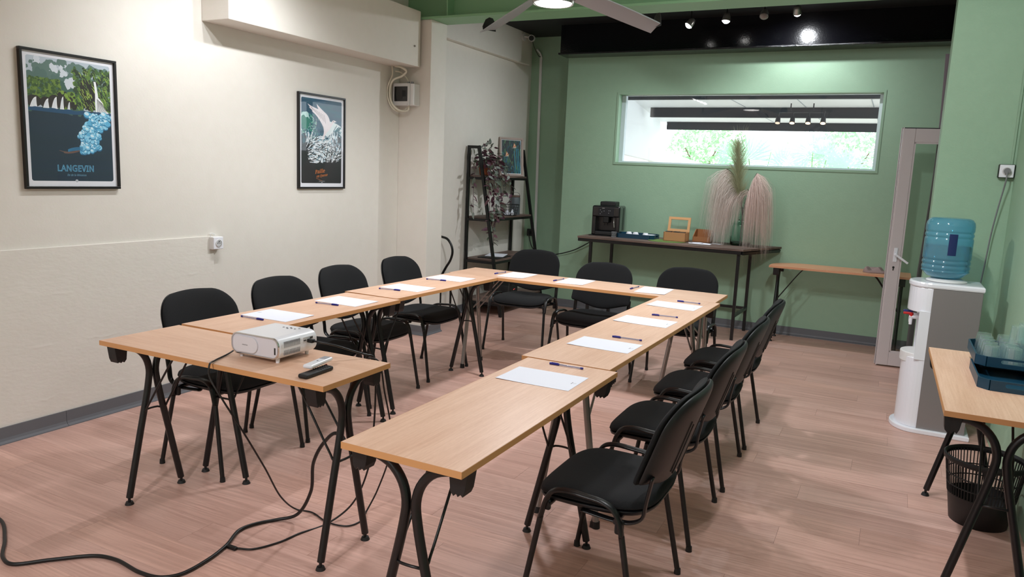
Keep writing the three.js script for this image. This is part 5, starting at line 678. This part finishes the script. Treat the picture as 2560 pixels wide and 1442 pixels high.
// ---------------------------------------------------------------- the covered terrace and garden outside the window
{ const white = std({ color: 0xe9edf0, roughness: 0.6 }), blackM = std({ color: 0x1d222b, roughness: 0.55 });
  const fl = struct('floor_001', bx(-12, 8, -0.12, -0.02, -42, -8.46), std({ color: 0xb9b3a6, roughness: 0.9 }), 'pale terrace paving outside the window');
  const ce = struct('ceiling_001', bx(-7, 5, 3.0, 3.08, -20.6, -8.46), white, 'white panelled terrace ceiling');
  for (const x of [-2.9, -1.75, -0.55, 0.65]) mesh('panel_joint', bx(x - 0.008, x + 0.008, 2.994, 3.0, -20.5, -8.5), std({ color: 0x9aa3ab, roughness: 0.7 }), ce);
  [[-12.45, -4.4, 'nearest black terrace beam behind the glass'], [-16, -4.9, 'middle black terrace beam'], [-20, -5.65, 'far black terrace beam at the garden edge']].forEach(([z, x0, l]) => single('roof_beam', l, 'beam', bx(x0, 4.9, 2.8, 2.999, z - 0.1, z, 0.004), blackM));
  const wl = struct('wall_terrace', sq(V(-3.6, 2.435, -8.6), V(-5.76, 2.455, -20.0), 0.06, 1.14), white, 'white hanging board along the left of the terrace');
  for (const [x, z] of [[-5.8, -20.1], [4.6, -20.3], [4.6, -14], [-3.75, -8.8]]) single('terrace_post', `steel post of the terrace roof, ${z > -9 ? 'by the house wall' : z > -14.2 ? 'right side nearer' : x > 0 ? 'right side at the garden' : 'under the end of the white board'}`, 'post', bx(x - 0.05, x + 0.05, -0.02, x > 0 ? 2.999 : 1.86, z - 0.05, z + 0.05), blackM);
  { const t = thing('spotlight_rail', 'black rail with four spotlights under the terrace ceiling', 'light rail', [-1.75, 0, -15.2]); mesh('rail', [bx(-0.42, 0.42, 2.83, 2.86, -0.015, 0.015), bx(-0.2, -0.18, 2.86, 3.0, -0.01, 0.01), bx(0.2, 0.22, 2.86, 3.0, -0.01, 0.01)], blackM, t);
    [-0.4, -0.14, 0.14, 0.4].forEach((x, i) => { const hd = mesh('lamp_head', [bx(x - 0.012, x + 0.012, 2.74, 2.83, -0.012, 0.012), cyl(0.04, 0.05, 0.11, 0, 0, 0, 14).rotateX(-0.4).translate(x, 2.69, 0.02)], blackM, t); mesh('lamp_face', cyl(0.04, 0.044, 0.01, 0, -0.058, 0, 14).rotateX(-0.4).translate(x, 2.69, 0.02), std({ color: 0xfff4e6, emissive: 0xffc890, emissiveIntensity: i === 3 ? 6 : i ? 2.5 : 0.3 }), hd); }); }
  // neighbouring house with a sloping eave
  { const t = thing('neighbour_house', 'white house with a sloping eave beyond the terrace', 'house', [-8.3, 0, -24]); mesh('wall', bx(-1.6, 1.3, -0.1, 2.3, -2, 1), std({ color: 0xe6e3de, roughness: 0.8 }), t); mesh('eave', sq(V(-1.9, 3.25, 0.2), V(2.9, 1.75, 0.2), 0.3, 2.4), white, t); mesh('window_frame', [bx(0.2, 1.0, 0.9, 1.9, 1.0, 1.04), bx(-0.9, -0.6, 0.6, 2.1, 1.0, 1.05)], std({ color: 0x5c6d84, roughness: 0.4 }), t); mesh('pole', cyl(0.06, 0.06, 2.3, -0.25, 1.1, 1.3, 10), std({ color: 0x7a4a4a, roughness: 0.6 }), t); }
  function tree(label, x, z, h, r, n, seed, col) { const R = rng(seed); const t = thing('garden_tree', label, 'tree', [x, -0.02, z]); mesh('trunk', [bar(V(0, 0, 0), V(0.1, h * 0.6, 0), 0.12, 8, 0.07), bar(V(0.08, h * 0.5, 0), V(0.6, h * 0.8, 0.2), 0.06, 6, 0.02), bar(V(0.08, h * 0.45, 0), V(-0.6, h * 0.78, 0.1), 0.06, 6, 0.02)], std({ color: 0x6c5b4a, roughness: 0.9 }), t); const P = [], I = []; for (let i = 0; i < n; i++) { const a = R() * 6.283, b = Math.acos(2 * R() - 1), q = r * (0.45 + 0.55 * Math.cbrt(R())); const lump = 0.8 + 0.3 * Math.sin(a * 3) * Math.sin(b * 4); const c = V(Math.sin(b) * Math.cos(a) * q * lump, h * 0.8 + Math.cos(b) * q * 0.75 * lump, Math.sin(b) * Math.sin(a) * q * lump); const u = V(R() - 0.5, R() - 0.5, R() - 0.5).normalize().multiplyScalar(0.06 + R() * 0.05), v = V(R() - 0.5, R() - 0.5, R() - 0.5).normalize().multiplyScalar(0.05); const k = P.length / 3; P.push(...c.clone().add(u).toArray(), ...c.clone().add(v).toArray(), ...c.clone().sub(u).toArray(), ...c.clone().sub(v).toArray()); I.push(k, k + 1, k + 2, k, k + 2, k + 3); } const g = new THREE.BufferGeometry(); g.setAttribute('position', new THREE.Float32BufferAttribute(P, 3)); g.setIndex(I); g.computeVertexNormals(); const m = mesh('foliage', g, phy({ color: col, roughness: 0.8, transmission: 0.35, thickness: 0, side: THREE.DoubleSide }), t); m.userData.kind = 'stuff'; }
  tree('leafy green tree at the left of the garden view', -6.4, -27.5, 3.4, 1.5, 1300, 4, 0x9ccf96); tree('leafy green tree at the right of the garden view', -1.5, -27, 3.3, 1.5, 1200, 8, 0xa2d2a0); tree('low pale shrub tree behind the palms', -3.6, -32, 2.6, 1.4, 500, 15, 0xa9d0a2);
  function palm(label, x, z, h, n, seed) { const R = rng(seed); const t = thing('fan_palm', label, 'palm', [x, -0.02, z]); const gm = phy({ color: 0xa6d8b4, roughness: 0.7, transmission: 0.35, thickness: 0, side: THREE.DoubleSide }); mesh('stems', [cyl(0.1, 0.14, 0.6, 0, 0.3, 0, 10)], std({ color: 0x6a5a45, roughness: 0.9 }), t);
    for (let i = 0; i < n; i++) { const a = i / n * 6.283 + R(), top = V(Math.cos(a) * (0.4 + R() * 0.6), h * (0.75 + R() * 0.3), Math.sin(a) * 0.5); const st = mesh('leaf_stalk', bar(V(0, 0.5, 0), top, 0.014, 5), std({ color: 0x6f9a62, roughness: 0.8 }), t); const P = [], I = []; const m = 22, Rr = 0.55 + R() * 0.25, tilt = (R() - 0.5) * 1.2; for (let k = 0; k < m; k++) { const q0 = -2.2 + k / m * 4.4, q1 = q0 + 4.4 / m * 0.75, qm = (q0 + q1) / 2; const pt = (q, r, d) => { const v = V(Math.sin(q) * r, Math.cos(q) * r, d); v.applyAxisAngle(V(0, 1, 0), tilt); v.applyAxisAngle(V(0, 0, 1), (a > 1.57 && a < 4.7 ? 1 : -1) * 0.5); return v.add(top); }; const b = P.length / 3; P.push(...pt(q0, 0.03, 0).toArray(), ...pt(q0, Rr * 0.6, 0).toArray(), ...pt(qm, Rr, -0.06).toArray(), ...pt(q1, Rr * 0.6, 0.01).toArray(), ...pt(q1, 0.03, 0).toArray()); I.push(b, b + 1, b + 3, b, b + 3, b + 4, b + 1, b + 2, b + 3); } const g = new THREE.BufferGeometry(); g.setAttribute('position', new THREE.Float32BufferAttribute(P, 3)); g.setIndex(I); g.computeVertexNormals(); mesh('fan_leaf', g, gm, st); } }
  palm('fan palm in the middle of the garden view', -3.57, -22.5, 2.45, 5, 5); palm('smaller fan palm beside the first one', -2.35, -25, 2.4, 4, 6); palm('fan palm low at the right of the garden view', -0.9, -23, 2.0, 4, 9);
}
renderer.render(scene, camera);
